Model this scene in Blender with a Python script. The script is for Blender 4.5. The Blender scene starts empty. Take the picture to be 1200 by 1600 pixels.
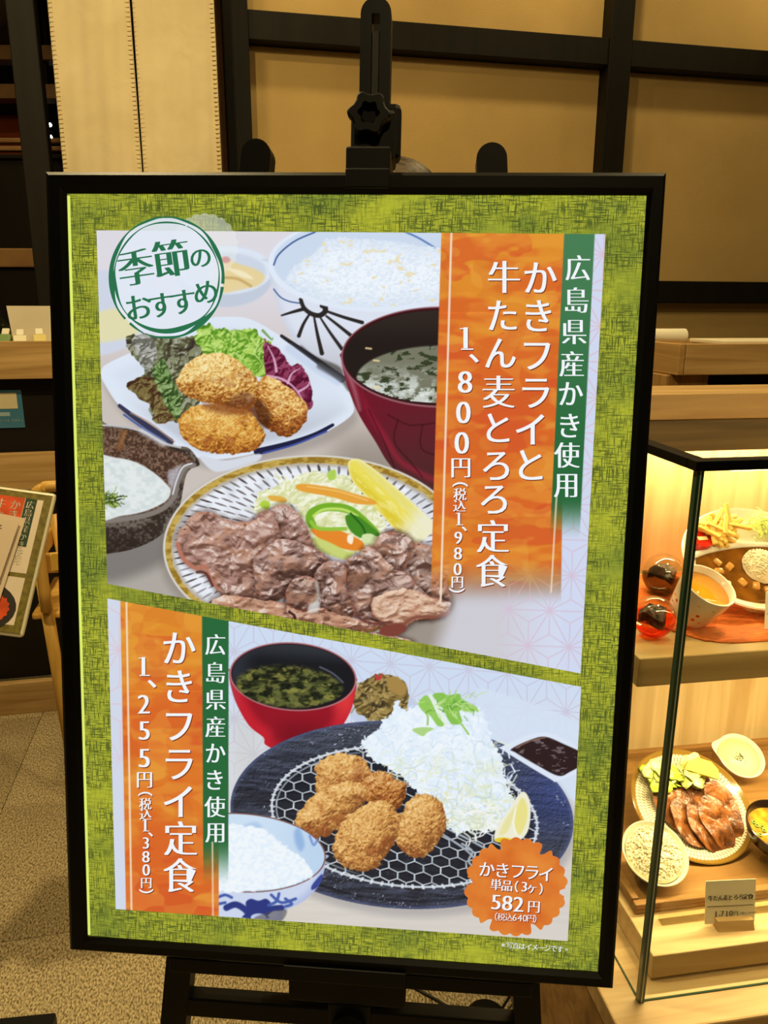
import bpy, bmesh, math, random
import numpy as np
from mathutils import Vector, Matrix, Euler

sc = bpy.context.scene
# ------------------------------------------------------------------ camera
CAM_H, PITCH, FPX = 1.45, math.radians(15.0), 1200.0
_cp, _sp = math.cos(PITCH), math.sin(PITCH)
_f = np.array([0, _cp, -_sp]); _r = np.array([1., 0, 0]); _u = np.cross(_r, _f)
_cr, _sr = math.cos(math.radians(.2)), math.sin(math.radians(.2))
_r, _u = _r * _cr + _u * _sr, _u * _cr - _r * _sr
CAM = np.array([0, 0, CAM_H])
cd = bpy.data.cameras.new('camera'); cam = bpy.data.objects.new('camera', cd); sc.collection.objects.link(cam)
cd.sensor_fit = 'VERTICAL'; cd.sensor_height = 36.0; cd.lens = FPX / 1600 * 36; cd.clip_start = .02
cam.matrix_world = Matrix(((_r[0], _u[0], -_f[0], 0), (_r[1], _u[1], -_f[1], 0), (_r[2], _u[2], -_f[2], CAM_H), (0, 0, 0, 1)))
sc.camera = cam

# ------------------------------------------------------------------ world, exposure
w = bpy.data.worlds.new('world'); sc.world = w; w.use_nodes = True
w.node_tree.nodes['Background'].inputs[0].default_value = (1.0, .74, .42, 1); w.node_tree.nodes['Background'].inputs[1].default_value = .02
sc.view_settings.view_transform = 'Standard'; sc.view_settings.look = 'None'; sc.view_settings.gamma = 1.0
sc.view_settings.use_curve_mapping = False; sc.view_settings.exposure = 0.0
sc.cycles.use_denoising = True
sc.cycles.max_bounces = 8; sc.cycles.transparent_max_bounces = 16

WARM = (1.0, .785, .39)
def lamp(name, loc, power, size=.10, color=WARM):
    l = bpy.data.lights.new(name, 'AREA'); l.shape = 'DISK'; l.size = size; l.energy = power; l.color = color
    o = bpy.data.objects.new(name, l); sc.collection.objects.link(o); o.location = loc; return o
CEIL = 3.15
DOWNLIGHTS = [((-.2, 2.95), 4.4), ((.75, 3.15), 4.4), ((1.75, 3.35), 4.2), ((-1.0, 2.05), 13), ((-.8, 1.05), 40), ((.95, .95), 20), ((.2, -.7), 14), ((-2.2, 3.6), 4)]
for (lx, ly), pw in DOWNLIGHTS:
    lamp('downlight_bulb', (lx, ly, CEIL - .012), pw)

# ------------------------------------------------------------------ helpers
def ray(px, py):
    px = np.asarray(px, float); py = np.asarray(py, float)
    return ((px - 600) / FPX)[..., None] * _r - ((py - 800) / FPX)[..., None] * _u + _f
def on_plane(px, py, P, N):
    v = ray(px, py); P = np.asarray(P, float); N = np.asarray(N, float)
    return CAM + v * (((P - CAM) @ N) / (v @ N))[..., None]
def at_y(px, py, Y): return on_plane(px, py, (0, Y, 0), (0, 1, 0))
def at_z(px, py, z): return on_plane(px, py, (0, 0, z), (0, 0, 1))

_link = sc.collection.objects.link
def lin(c): 
    c = np.asarray(c, float) / 255.0
    return np.where(c <= .04045, c / 12.92, ((c + .055) / 1.055) ** 2.4)
def L4(c): return tuple(lin(c)) + (1.0,)

class G:                      # geometry collector
    def __init__(s): s.v = []; s.f = []
    def add(s, V, F, M=None):
        o = len(s.v)
        for p in V:
            s.v.append(tuple(M @ Vector(p)) if M is not None else tuple(p))
        s.f += [tuple(i + o for i in f) for f in F]
        return s
    def box(s, x0, x1, y0, y1, z0, z1, M=None):
        V = [(x0, y0, z0), (x1, y0, z0), (x1, y1, z0), (x0, y1, z0), (x0, y0, z1), (x1, y0, z1), (x1, y1, z1), (x0, y1, z1)]
        return s.add(V, [(0, 3, 2, 1), (4, 5, 6, 7), (0, 1, 5, 4), (1, 2, 6, 5), (2, 3, 7, 6), (3, 0, 4, 7)], M)
    def bbox(s, x0, x1, y0, y1, z0, z1, b=.003, M=None, seg=2):
        bm = bmesh.new(); bmesh.ops.create_cube(bm, size=1)
        for q in bm.verts: q.co = Vector((x0 + (q.co.x + .5) * (x1 - x0), y0 + (q.co.y + .5) * (y1 - y0), z0 + (q.co.z + .5) * (z1 - z0)))
        bmesh.ops.bevel(bm, geom=bm.edges[:], offset=b, segments=seg, affect='EDGES', profile=.5)
        bm.verts.index_update(); s.add([q.co[:] for q in bm.verts], [[q.index for q in f.verts] for f in bm.faces], M); bm.free(); return s
    def lathe(s, prof, n=40, sx=1., sy=1., M=None, cap=True):
        V = []; F = []; m = len(prof)
        for i in range(n):
            a = 2 * math.pi * i / n; c, d = math.cos(a), math.sin(a)
            V += [(r * c * sx, r * d * sy, z) for r, z in prof]
        for i in range(n):
            k = (i + 1) % n
            for j in range(m - 1): F.append((i * m + j, k * m + j, k * m + j + 1, i * m + j + 1))
        if cap:
            if prof[0][0] > 1e-6: F.append(tuple(i * m for i in range(n))[::-1])
            if prof[-1][0] > 1e-6: F.append(tuple(i * m + m - 1 for i in range(n)))
        return s.add(V, F, M)
    def tube(s, pts, r, n=10, M=None, r2=None):
        P = [Vector(p) for p in pts]; m = len(P); V = []; F = []; up = Vector((0, 0, 1))
        for i, p in enumerate(P):
            d = (P[min(i + 1, m - 1)] - P[max(i - 1, 0)]).normalized()
            a = d.cross(up if abs(d.dot(up)) < .95 else Vector((1, 0, 0))).normalized(); b = a.cross(d)
            rr = r if r2 is None else r + (r2 - r) * i / (m - 1)
            V += [tuple(p + (a * math.cos(2 * math.pi * k / n) + b * math.sin(2 * math.pi * k / n)) * rr) for k in range(n)]
        for i in range(m - 1):
            for k in range(n): F.append((i * n + k, i * n + (k + 1) % n, (i + 1) * n + (k + 1) % n, (i + 1) * n + k))
        F += [tuple(range(n))[::-1], tuple((m - 1) * n + k for k in range(n))]
        return s.add(V, F, M)
    def prism(s, out, z0, z1, M=None):
        n = len(out); V = [(x, y, z0) for x, y in out] + [(x, y, z1) for x, y in out]
        F = [tuple(range(n))[::-1], tuple(range(n, 2 * n))] + [(i, (i + 1) % n, n + (i + 1) % n, n + i) for i in range(n)]
        return s.add(V, F, M)
    def ball(s, c, rx, ry=None, rz=None, n=16, m=10, M=None):
        ry = ry or rx; rz = rz or rx; V = [(c[0], c[1], c[2] - rz)]; F = []
        for j in range(1, m):
            t = math.pi * j / m - math.pi / 2
            V += [(c[0] + rx * math.cos(t) * math.cos(2 * math.pi * i / n), c[1] + ry * math.cos(t) * math.sin(2 * math.pi * i / n), c[2] + rz * math.sin(t)) for i in range(n)]
        V.append((c[0], c[1], c[2] + rz)); e = len(V) - 1
        for i in range(n):
            k = (i + 1) % n; F.append((0, 1 + k, 1 + i)); F.append((e, e - n + i, e - n + k))
            for j in range(m - 2): F.append((1 + j * n + i, 1 + j * n + k, 1 + (j + 1) * n + k, 1 + (j + 1) * n + i))
        return s.add(V, F, M)

def obj(name, g, mat, parent=None, smooth=False, M=None, kind=None, label=None):
    me = bpy.data.meshes.new(name); me.from_pydata(g.v, [], g.f); me.update()
    if smooth: me.polygons.foreach_set('use_smooth', [True] * len(me.polygons))
    if mat: me.materials.append(mat)
    o = bpy.data.objects.new(name, me); _link(o)
    if parent: o.parent = parent
    if M is not None: o.matrix_local = M
    if kind: o['kind'] = kind
    if label: o['label'] = label
    return o
def smooth_by_angle(o, deg=35):
    me = o.data; me.polygons.foreach_set('use_smooth', [True] * len(me.polygons))
    bm = bmesh.new(); bm.from_mesh(me)
    for e in bm.edges:
        if len(e.link_faces) == 2 and e.calc_face_angle(0) > math.radians(deg): e.smooth = False
    bm.to_mesh(me); bm.free()
def thing(name, label, cat, loc=(0, 0, 0), rz=0, group=None, M=None):
    o = bpy.data.objects.new(name, None); _link(o); o.empty_display_size = .05
    if M is not None: o.matrix_world = M
    else: o.location = loc; o.rotation_euler = (0, 0, rz)
    tag(o, label, cat, group); return o
def tag(o, label, cat, group=None):
    o['label'] = label; o['category'] = cat
    if group: o['group'] = group
    return o
def struct(name, loc=(0, 0, 0), rz=0):
    o = bpy.data.objects.new(name, None); _link(o); o.location = loc; o.rotation_euler = (0, 0, rz); o['kind'] = 'structure'; o.empty_display_size = .05; return o
def like(o, parent, M):
    c = o.copy(); _link(c); c.parent = parent; c.matrix_local = M; return c
def frame(loc, x, z):
    z = Vector(z).normalized(); x = Vector(x); x = (x - z * x.dot(z)).normalized(); y = z.cross(x)
    return Matrix(((x.x, y.x, z.x, loc[0]), (x.y, y.y, z.y, loc[1]), (x.z, y.z, z.z, loc[2]), (0, 0, 0, 1)))
def T(x, y, z): return Matrix.Translation((x, y, z))
def RX(d): return Matrix.Rotation(math.radians(d), 4, 'X')
def RY(d): return Matrix.Rotation(math.radians(d), 4, 'Y')
def RZ(d): return Matrix.Rotation(math.radians(d), 4, 'Z')

# ------------------------------------------------------------------ materials
def nodes(name):
    m = bpy.data.materials.new(name); m.use_nodes = True; nt = m.node_tree
    return m, nt, nt.nodes['Principled BSDF']
def mat(name, c, rough=.5, metal=0., spec=.5, var=0., vscale=8., c2=None, bump=0., bscale=60., stretch=(1, 1, 1), trans=0., sss=0., emit=0.):
    m, nt, b = nodes(name); b.inputs['Roughness'].default_value = rough; b.inputs['Metallic'].default_value = metal; b.inputs['Specular IOR Level'].default_value = spec
    b.inputs['Base Color'].default_value = L4(c); b.inputs['Transmission Weight'].default_value = trans
    if sss: b.inputs['Subsurface Weight'].default_value = sss; b.inputs['Subsurface Radius'].default_value = (.01, .006, .003)
    if emit: b.inputs['Emission Color'].default_value = L4(c); b.inputs['Emission Strength'].default_value = emit
    tc = nt.nodes.new('ShaderNodeTexCoord'); mp = nt.nodes.new('ShaderNodeMapping'); mp.inputs['Scale'].default_value = stretch; nt.links.new(tc.outputs['Object'], mp.inputs['Vector'])
    n = nt.nodes.new('ShaderNodeTexNoise'); n.inputs['Scale'].default_value = vscale; n.inputs['Detail'].default_value = 5; nt.links.new(mp.outputs[0], n.inputs['Vector'])
    r = nt.nodes.new('ShaderNodeValToRGB'); r.color_ramp.elements[0].position = .35; r.color_ramp.elements[1].position = .65
    cc = np.asarray(c, float)
    r.color_ramp.elements[0].color = L4(np.clip(cc * (1 - max(var, .02)), 0, 255)); r.color_ramp.elements[1].color = L4(c2 if c2 is not None else np.clip(cc * (1 + max(var, .02)), 0, 255))
    nt.links.new(n.outputs['Fac'], r.inputs['Fac']); nt.links.new(r.outputs[0], b.inputs['Base Color'])
    if bump:
        n2 = nt.nodes.new('ShaderNodeTexNoise'); n2.inputs['Scale'].default_value = bscale; n2.inputs['Detail'].default_value = 4; nt.links.new(mp.outputs[0], n2.inputs['Vector'])
        bp = nt.nodes.new('ShaderNodeBump'); bp.inputs['Strength'].default_value = bump; bp.inputs['Distance'].default_value = .004; nt.links.new(n2.outputs['Fac'], bp.inputs['Height']); nt.links.new(bp.outputs[0], b.inputs['Normal'])
    return m
def wood(name, c1, c2, axis=0, rough=.45, sc_=1.0):
    m, nt, b = nodes(name); b.inputs['Roughness'].default_value = rough; b.inputs['Specular IOR Level'].default_value = .3
    tc = nt.nodes.new('ShaderNodeTexCoord'); mp = nt.nodes.new('ShaderNodeMapping')
    s = [28.0 * sc_] * 3; s[axis] = 1.6 * sc_; mp.inputs['Scale'].default_value = s; nt.links.new(tc.outputs['Object'], mp.inputs['Vector'])
    n = nt.nodes.new('ShaderNodeTexNoise'); n.inputs['Scale'].default_value = 1.0; n.inputs['Detail'].default_value = 6; n.inputs['Distortion'].default_value = 1.2; nt.links.new(mp.outputs[0], n.inputs['Vector'])
    r = nt.nodes.new('ShaderNodeValToRGB'); r.color_ramp.elements[0].position = .3; r.color_ramp.elements[1].position = .68; r.color_ramp.elements[0].color = L4(c1); r.color_ramp.elements[1].color = L4(c2)
    nt.links.new(n.outputs['Fac'], r.inputs['Fac']); nt.links.new(r.outputs[0], b.inputs['Base Color'])
    bp = nt.nodes.new('ShaderNodeBump'); bp.inputs['Strength'].default_value = .08; nt.links.new(n.outputs['Fac'], bp.inputs['Height']); nt.links.new(bp.outputs[0], b.inputs['Normal'])
    return m
def clear(name, tint=(245, 250, 246), rough=.02, ior=1.45, gain=1.0):
    m = bpy.data.materials.new(name); m.use_nodes = True; nt = m.node_tree; nt.nodes.clear()
    o = nt.nodes.new('ShaderNodeOutputMaterial'); mx = nt.nodes.new('ShaderNodeMixShader'); t = nt.nodes.new('ShaderNodeBsdfTransparent'); gl = nt.nodes.new('ShaderNodeBsdfGlossy'); fr = nt.nodes.new('ShaderNodeLayerWeight')
    t.inputs[0].default_value = L4(tint); gl.inputs['Roughness'].default_value = rough; fr.inputs['Blend'].default_value = .5
    r0 = ((ior - 1) / (ior + 1)) ** 2
    pw = nt.nodes.new('ShaderNodeMath'); pw.operation = 'POWER'; pw.inputs[1].default_value = 5; nt.links.new(fr.outputs['Facing'], pw.inputs[0])      # Schlick reflectance
    mu = nt.nodes.new('ShaderNodeMath'); mu.operation = 'MULTIPLY_ADD'; mu.inputs[1].default_value = (1 - r0) * gain; mu.inputs[2].default_value = r0 * gain; nt.links.new(pw.outputs[0], mu.inputs[0])
    nt.links.new(mu.outputs[0], mx.inputs[0]); nt.links.new(t.outputs[0], mx.inputs[1]); nt.links.new(gl.outputs[0], mx.inputs[2]); nt.links.new(mx.outputs[0], o.inputs[0]); return m
def glow(name, c, strength=1.0, alpha=None):
    m = bpy.data.materials.new(name); m.use_nodes = True; nt = m.node_tree; nt.nodes.clear()
    o = nt.nodes.new('ShaderNodeOutputMaterial'); e = nt.nodes.new('ShaderNodeEmission'); e.inputs[0].default_value = L4(c); e.inputs[1].default_value = strength
    if alpha is None: nt.links.new(e.outputs[0], o.inputs[0])
    else:
        mx = nt.nodes.new('ShaderNodeMixShader'); t = nt.nodes.new('ShaderNodeBsdfTransparent'); mx.inputs[0].default_value = alpha
        nt.links.new(t.outputs[0], mx.inputs[1]); nt.links.new(e.outputs[0], mx.inputs[2]); nt.links.new(mx.outputs[0], o.inputs[0])
    return m

M_BLACK = mat('black_painted_metal', (8, 8, 7), .45, spec=.22)
M_BLACKP = mat('black_plastic', (10, 10, 9), .5, spec=.25)
M_DARKWOOD = mat('dark_stained_timber', (22, 18, 9), .6, var=.15, vscale=20, stretch=(1, 1, .1), spec=.2)
M_DARK = mat('dark_panel', (26, 20, 14), .7, var=.1, spec=.2)
M_PLASTER = mat('beige_wall_panel', (200, 168, 108), .85, var=.03, vscale=3, bump=.25, bscale=220, spec=.1)
M_WOODX = wood('light_oak_along_x', (168, 132, 80), (210, 174, 118), 0)
M_WOODZ = wood('light_oak_along_z', (200, 166, 112), (232, 204, 152), 2, sc_=.8)
M_WOODP = wood('pale_oak_along_x', (178, 142, 92), (216, 184, 132), 0)
M_WOODY = wood('light_oak_along_y', (150, 112, 62), (196, 156, 98), 1)
M_WHITEC = mat('white_glazed_ceramic', (238, 232, 216), .12, spec=.5)
M_GLASS = clear('case_glass', (250, 252, 250), .0, 1.25, .5)
M_GEDGE = mat('green_glass_edge', (44, 74, 56), .15, spec=.6)
M_ACRYL = clear('clear_acrylic', (250, 248, 240), .03, 1.5)
M_STEEL = mat('brushed_steel', (120, 118, 112), .35, 1.0)
M_INK = mat('black_ink', (30, 26, 22), .7)
M_CARD = mat('cream_card', (232, 220, 190), .7)

# ------------------------------------------------------------------ lettering (bundled default font)
_glyph = {}
def load_glyphs(chars, offs):
    tmp = []
    for off in offs:
        for ch in sorted(set(chars)):
            cu = bpy.data.curves.new('g', 'FONT'); cu.body = ch; cu.size = 1; cu.offset = off; cu.resolution_u = 4; cu.fill_mode = 'FRONT'
            o = bpy.data.objects.new('g', cu); _link(o); tmp.append((ch, off, o, cu))
    dg = bpy.context.evaluated_depsgraph_get()
    for ch, off, o, cu in tmp:
        me = bpy.data.meshes.new_from_object(o.evaluated_get(dg))
        V = np.array([v.co[:2] for v in me.vertices]); F = [tuple(p.vertices) for p in me.polygons]
        if len(V):
            lo, hi = V.min(0), V.max(0); V = V - (lo + hi) / 2
        _glyph[(ch, off)] = (V, F, (hi - lo) if len(V) else (0, 0)); bpy.data.meshes.remove(me)
    for ch, off, o, cu in tmp:
        bpy.data.objects.remove(o); bpy.data.curves.remove(cu)
KANA = set('かきフライとたんろ、はイメージです。のおめすチキン')
def letters(items, off=None, dx=.034, grow=0., rot=0., nd=2):
    """items: (char, cx, cy, em) or (char, cx, cy, em, ex) in layout units (y down) -> 2-D verts, faces; thick uprights, thin horizontals"""
    VV = []; FF = []; n = 0
    c, s = math.cos(math.radians(rot)), math.sin(math.radians(rot))
    for it in items:
        ch, cx, cy, em = it[:4]; ex = it[4] if len(it) > 4 else 1.0; rt = it[5] if len(it) > 5 else None
        V, F, _ = _glyph[(ch, off if off is not None else (-.003 if ch in KANA else -.014))]
        q0 = dx * (.55 if ch in KANA else 1.0)
        sh = [(k / (nd)) * q0 for k in range(-nd, nd + 1)] if dx else [0]
        if ch in '1、，,': sh = sh
        for q in sh:
            a = (V[:, 0] + q) * ex * (1 + grow); b = -V[:, 1] * (1 + grow)
            if rt is not None:
                cc, s_ = math.cos(math.radians(rt)), math.sin(math.radians(rt)); a, b = a * cc - b * s_, a * s_ + b * cc
            x = (a * c - b * s) * em + cx; y = (a * s + b * c) * em + cy
            VV.append(np.stack([x, y], 1)); FF += [tuple(i + n for i in f) for f in F]; n += len(V)
        if ch == '1' and dx:              # foot and flag of a roman one
            for (u0, u1, v0, v1) in ((-.19, .19, .335, .375), (-.2, .0, -.30, -.27)):
                u0 += .05 if v0 > 0 else .02; u1 += .05 if v0 > 0 else .0
                P = np.array([(u0, v0), (u1, v0), (u1, v1), (u0, v1)]); P[:, 0] *= ex
                VV.append(P * em + (cx, cy)); FF.append((n, n + 3, n + 2, n + 1)); n += 4
    return np.concatenate(VV), FF
def flat_text(name, items, M, m, parent, z=.0003, **k):
    """lettering in a plane: layout x right, y down, metres, plane matrix M (local)"""
    if not items: return None
    V, F = letters(items, **k); g = G(); g.v = [(x, -y, z) for x, y in V]; g.f = F
    return obj(name, g, m, parent, M=M)
# ------------------------------------------------------------------ print painter
# The poster's two food photographs are flat print.  They are drawn procedurally into
# colour attributes of the printed panels, in the poster's own layout units.
def _hash(ix, iy, s):
    h = (ix.astype(np.int64) * 374761393 + iy.astype(np.int64) * 668265263 + s * 1442695041) & 0xffffffff
    h = ((h ^ (h >> 13)) * 1274126177) & 0xffffffff
    h = h ^ (h >> 16)
    return (h & 0xffff) / 65535.0

def vn(x, y, s=0):
    ix = np.floor(x); iy = np.floor(y); fx = x - ix; fy = y - iy
    fx = fx * fx * (3 - 2 * fx); fy = fy * fy * (3 - 2 * fy)
    ix = ix.astype(np.int64); iy = iy.astype(np.int64)
    a = _hash(ix, iy, s); b = _hash(ix + 1, iy, s); c = _hash(ix, iy + 1, s); d = _hash(ix + 1, iy + 1, s)
    return (a + (b - a) * fx) * (1 - fy) + (c + (d - c) * fx) * fy

def fbm(x, y, o=4, s=0):
    r = 0; a = .5; t = 0
    for k in range(o):
        r = r + a * vn(x, y, s + k * 17); t += a; a *= .55; x = x * 2.03 + 7.1; y = y * 2.03 + 3.7
    return r / t

def ss(a, b, x):
    t = np.clip((x - a) / (b - a), 0, 1)
    return t * t * (3 - 2 * t)

def spl(pts, n=5, closed=True):
    p = np.array(pts, float); m = len(p); out = []
    for i in range(m if closed else m - 1):
        if closed:
            a, b, c, d = p[i - 1], p[i], p[(i + 1) % m], p[(i + 2) % m]
        else:
            a, b, c, d = p[max(i - 1, 0)], p[i], p[i + 1], p[min(i + 2, m - 1)]
        for k in range(n):
            t = k / n
            out.append(.5 * ((2 * b) + (-a + c) * t + (2 * a - 5 * b + 4 * c - d) * t * t + (-a + 3 * b - 3 * c + d) * t ** 3))
    if not closed: out.append(p[-1])
    return np.array(out)

def col(c): return np.array(c, float) / 255.0

class Canvas:
    def __init__(s, X, Y, bg):
        s.X = X; s.Y = Y; s.img = np.zeros(X.shape + (3,)) + col(bg)
        s.dx = float(np.abs(np.diff(X, axis=1)).mean()); s.dy = float(np.abs(np.diff(Y, axis=0)).mean())
        s.r0 = Y.min(1); s.r1 = Y.max(1); s.c0 = X.min(0); s.c1 = X.max(0)
    def reg(s, x0, y0, x1, y1):
        r = np.where((s.r1 >= y0) & (s.r0 <= y1))[0]; c = np.where((s.c1 >= x0) & (s.c0 <= x1))[0]
        if len(r) == 0 or len(c) == 0: return None
        return (slice(r[0], r[-1] + 1), slice(c[0], c[-1] + 1))
    def relief(s, H, light=(-.45, -.65, .62), gloss=14):
        gy, gx = np.gradient(H); gx = gx / s.dx; gy = gy / s.dy
        n = 1 / np.sqrt(gx * gx + gy * gy + 1); l = np.array(light) / np.linalg.norm(light); hv = l + np.array([0, 0, 1.]); hv /= np.linalg.norm(hv)
        dif = np.clip((-gx * l[0] - gy * l[1] + l[2]) * n, 0, 1); sp = np.clip((-gx * hv[0] - gy * hv[1] + hv[2]) * n, 0, 1) ** gloss
        return dif / l[2], sp                  # 1.0 = a face square to the sheet
    def all(s): return (slice(None), slice(None))
    def put(s, sl, a, c):
        c = np.asarray(c, float)
        if c.ndim == 1: c = c / 255.0
        v = s.img[sl]; a = a[..., None]
        s.img[sl] = v * (1 - a) + c * a
    def mul(s, sl, a, f):                      # multiply by f where a = 1
        v = s.img[sl]; s.img[sl] = v * (1 - a[..., None] * (1 - np.asarray(f, float)))
    # signed distance to a polygon (negative inside)
    def sdf(s, P, pad=6):
        P = np.asarray(P, float)
        sl = s.reg(P[:, 0].min() - pad, P[:, 1].min() - pad, P[:, 0].max() + pad, P[:, 1].max() + pad)
        if sl is None: return None, None
        x = s.X[sl]; y = s.Y[sl]; d = np.full(x.shape, 1e9); ins = np.zeros(x.shape, bool)
        for i in range(len(P)):
            ax, ay = P[i - 1]; bx, by = P[i]; ex = bx - ax; ey = by - ay; L = ex * ex + ey * ey + 1e-9
            t = np.clip(((x - ax) * ex + (y - ay) * ey) / L, 0, 1)
            d = np.minimum(d, (x - ax - t * ex) ** 2 + (y - ay - t * ey) ** 2)
            if ay != by:
                c = ((ay > y) != (by > y)) & (x < (bx - ax) * (y - ay) / (by - ay) + ax)
                ins ^= c
        d = np.sqrt(d)
        return sl, np.where(ins, -d, d)
    def poly(s, P, c, a=1.0, soft=.8, smooth=True, n=5):
        P = spl(P, n) if smooth else np.array(P, float)
        sl, d = s.sdf(P, 4 + soft)
        if sl is None: return None, None
        s.put(sl, a * ss(soft, -soft, d), c)
        return sl, d
    def line(s, pts, w, c, a=1.0, soft=.8, smooth=True, n=5, w2=None):
        P = spl(pts, n, False) if smooth and len(pts) > 2 else np.array(pts, float)
        pad = max(w, w2 or w) + 3
        sl = s.reg(P[:, 0].min() - pad, P[:, 1].min() - pad, P[:, 0].max() + pad, P[:, 1].max() + pad)
        if sl is None: return
        x = s.X[sl]; y = s.Y[sl]; best = np.full(x.shape, 1e9)
        m = len(P) - 1
        for i in range(m):
            ax, ay = P[i]; bx, by = P[i + 1]; ex = bx - ax; ey = by - ay; L = ex * ex + ey * ey + 1e-9
            t = np.clip(((x - ax) * ex + (y - ay) * ey) / L, 0, 1)
            ww = w if w2 is None else w + (w2 - w) * (i + t) / m
            best = np.minimum(best, np.hypot(x - ax - t * ex, y - ay - t * ey) - ww / 2)
        s.put(sl, a * ss(soft, -soft, best), c)
    def ell(s, cx, cy, rx, ry, rot=0, pad=1.25):
        R = max(rx, ry) * pad + 4
        sl = s.reg(cx - R, cy - R, cx + R, cy + R)
        if sl is None: return None, None, None, None
        x = s.X[sl] - cx; y = s.Y[sl] - cy; c, n = math.cos(math.radians(rot)), math.sin(math.radians(rot))
        u = (x * c + y * n) / rx; v = (-x * n + y * c) / ry
        r = np.sqrt(u * u + v * v) + 1e-9
        g = np.sqrt((u / rx) ** 2 + (v / ry) ** 2) / r + 1e-9
        return sl, (r - 1) / g, u, v            # approximate distance in layout units
    def disc(s, cx, cy, rx, ry, c, rot=0, a=1.0, soft=.8):
        sl, d, u, v = s.ell(cx, cy, rx, ry, rot)
        if sl is not None: s.put(sl, a * ss(soft, -soft, d), c)
        return sl, d, u, v

def mixc(a, b, t):
    a = col(a) if np.asarray(a).ndim == 1 else a
    b = col(b) if np.asarray(b).ndim == 1 else b
    return a + (b - a) * t[..., None]

def asanoha(x, y, ox, oy, a, w):
    h = a * .8660254
    v = (y - oy) / h; u = (x - ox) / a - .5 * v
    fu = u - np.floor(u); fv = v - np.floor(v)
    up = fu + fv < 1
    b0 = np.where(up, 1 - fu - fv, fu + fv - 1); b1 = np.where(up, fu, 1 - fu); b2 = np.where(up, fv, 1 - fv)
    b = np.sort(np.stack([b0, b1, b2]), 0)
    d = np.minimum(b[0] * h, (b[1] - b[0]) * h * .577)
    return ss(w, w * .25, d)

def crumb(cv, P, seed, light=(243, 208, 132), mid=(212, 150, 66), dark=(140, 78, 28), ld=(-.45, -.8), rough=3.2, sc=1.0, body=.9):
    """a breaded, deep fried piece: ragged outline, curled crumbs in relief, toasted patches"""
    P = spl(P, 5); sl, d = cv.sdf(P, 12)
    if sl is None: return
    x = cv.X[sl]; y = cv.Y[sl]
    d = d + (fbm(x / 6.5 / sc, y / 6.5 / sc, 3, seed) - .5) * 2 * rough
    c0 = P.mean(0); ext = np.abs(P - c0).max(0); R = ext.min()
    q = np.clip(-d / R, 0, 1); dome = R * body * .8 * np.sqrt(np.clip(1 - (1 - q) ** 2, 0, 1))
    wx = x + 7 * (fbm(x / 8, y / 8, 2, seed + 3) - .5); wy = y + 7 * (fbm(x / 8, y / 8, 2, seed + 4) - .5)
    big = fbm(wx / 19 / sc, wy / 19 / sc, 3, seed + 1)
    rid = 1 - np.abs(2 * fbm(wx / 7.0 / sc, wy / 7.0 / sc, 2, seed + 5) - 1); rid2 = 1 - np.abs(2 * fbm(wx / 3.4 / sc, wy / 3.4 / sc, 2, seed + 6) - 1)
    fine = fbm(wx / 2.8 / sc, wy / 2.4 / sc, 3, seed + 2)
    H = dome + 5 * big + 2.2 * rid + 1.3 * rid2 + 1.2 * fine
    dif, sp = cv.relief(H, (ld[0] * .75, ld[1] * .75, .62), 10)
    u = (x - c0[0]) / ext[0]; v = (y - c0[1]) / ext[1]
    t = .13 + .36 * dif + .60 * (fine - .5) + .34 * (rid - .7) + .26 * (rid2 - .7) + .30 * (big - .5) - .10 * ss(.2, 1.1, -(u * ld[0] + v * ld[1]) * 1.0)
    c = mixc(dark, mid, ss(.0, .42, t)); c = mixc(c, light, ss(.40, .74, t)); c = mixc(c, (255, 242, 204), ss(.72, 1.0, t) * .75)
    toast = ss(.54, .70, fbm(x / 20, y / 16, 3, seed + 9)) * ss(-.5, .3, -(u * ld[0] + v * ld[1]))
    c = mixc(c, (138, 66, 34), toast * .42)
    cv.put(sl, ss(.9, -.9, d), c)

def leafshade(cv, P, c1, c2, c3, seed, sc=9, rough=4, veins=None):
    P = spl(P, 5); sl, d = cv.sdf(P, 10)
    x = cv.X[sl]; y = cv.Y[sl]
    d = d + (fbm(x / 8, y / 8, 2, seed) - .5) * 2 * rough
    wx = x + 14 * (fbm(x / 16, y / 16, 2, seed + 1) - .5); wy = y + 14 * (fbm(x / 16, y / 16, 2, seed + 2) - .5)
    t = fbm(wx / sc / 1.5, wy / sc / 1.5, 3, seed + 3); r = 1 - np.abs(2 * fbm(wx / sc / 1.6, wy / sc / 1.6, 2, seed + 4) - 1)
    dif, sp = cv.relief(14 * t + 5 * r, (-.4, -.6, .7), 16)
    c = mixc(c1, c2, np.clip(.12 + .62 * dif + .7 * (t - .5), 0, 1)); c = mixc(c, c3, np.clip(ss(.75, 1.25, dif) * .45 + sp * .55 * ss(.5, .9, r), 0, 1))
    cv.put(sl, ss(.9, -.9, d), c)
    return sl, d

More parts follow.
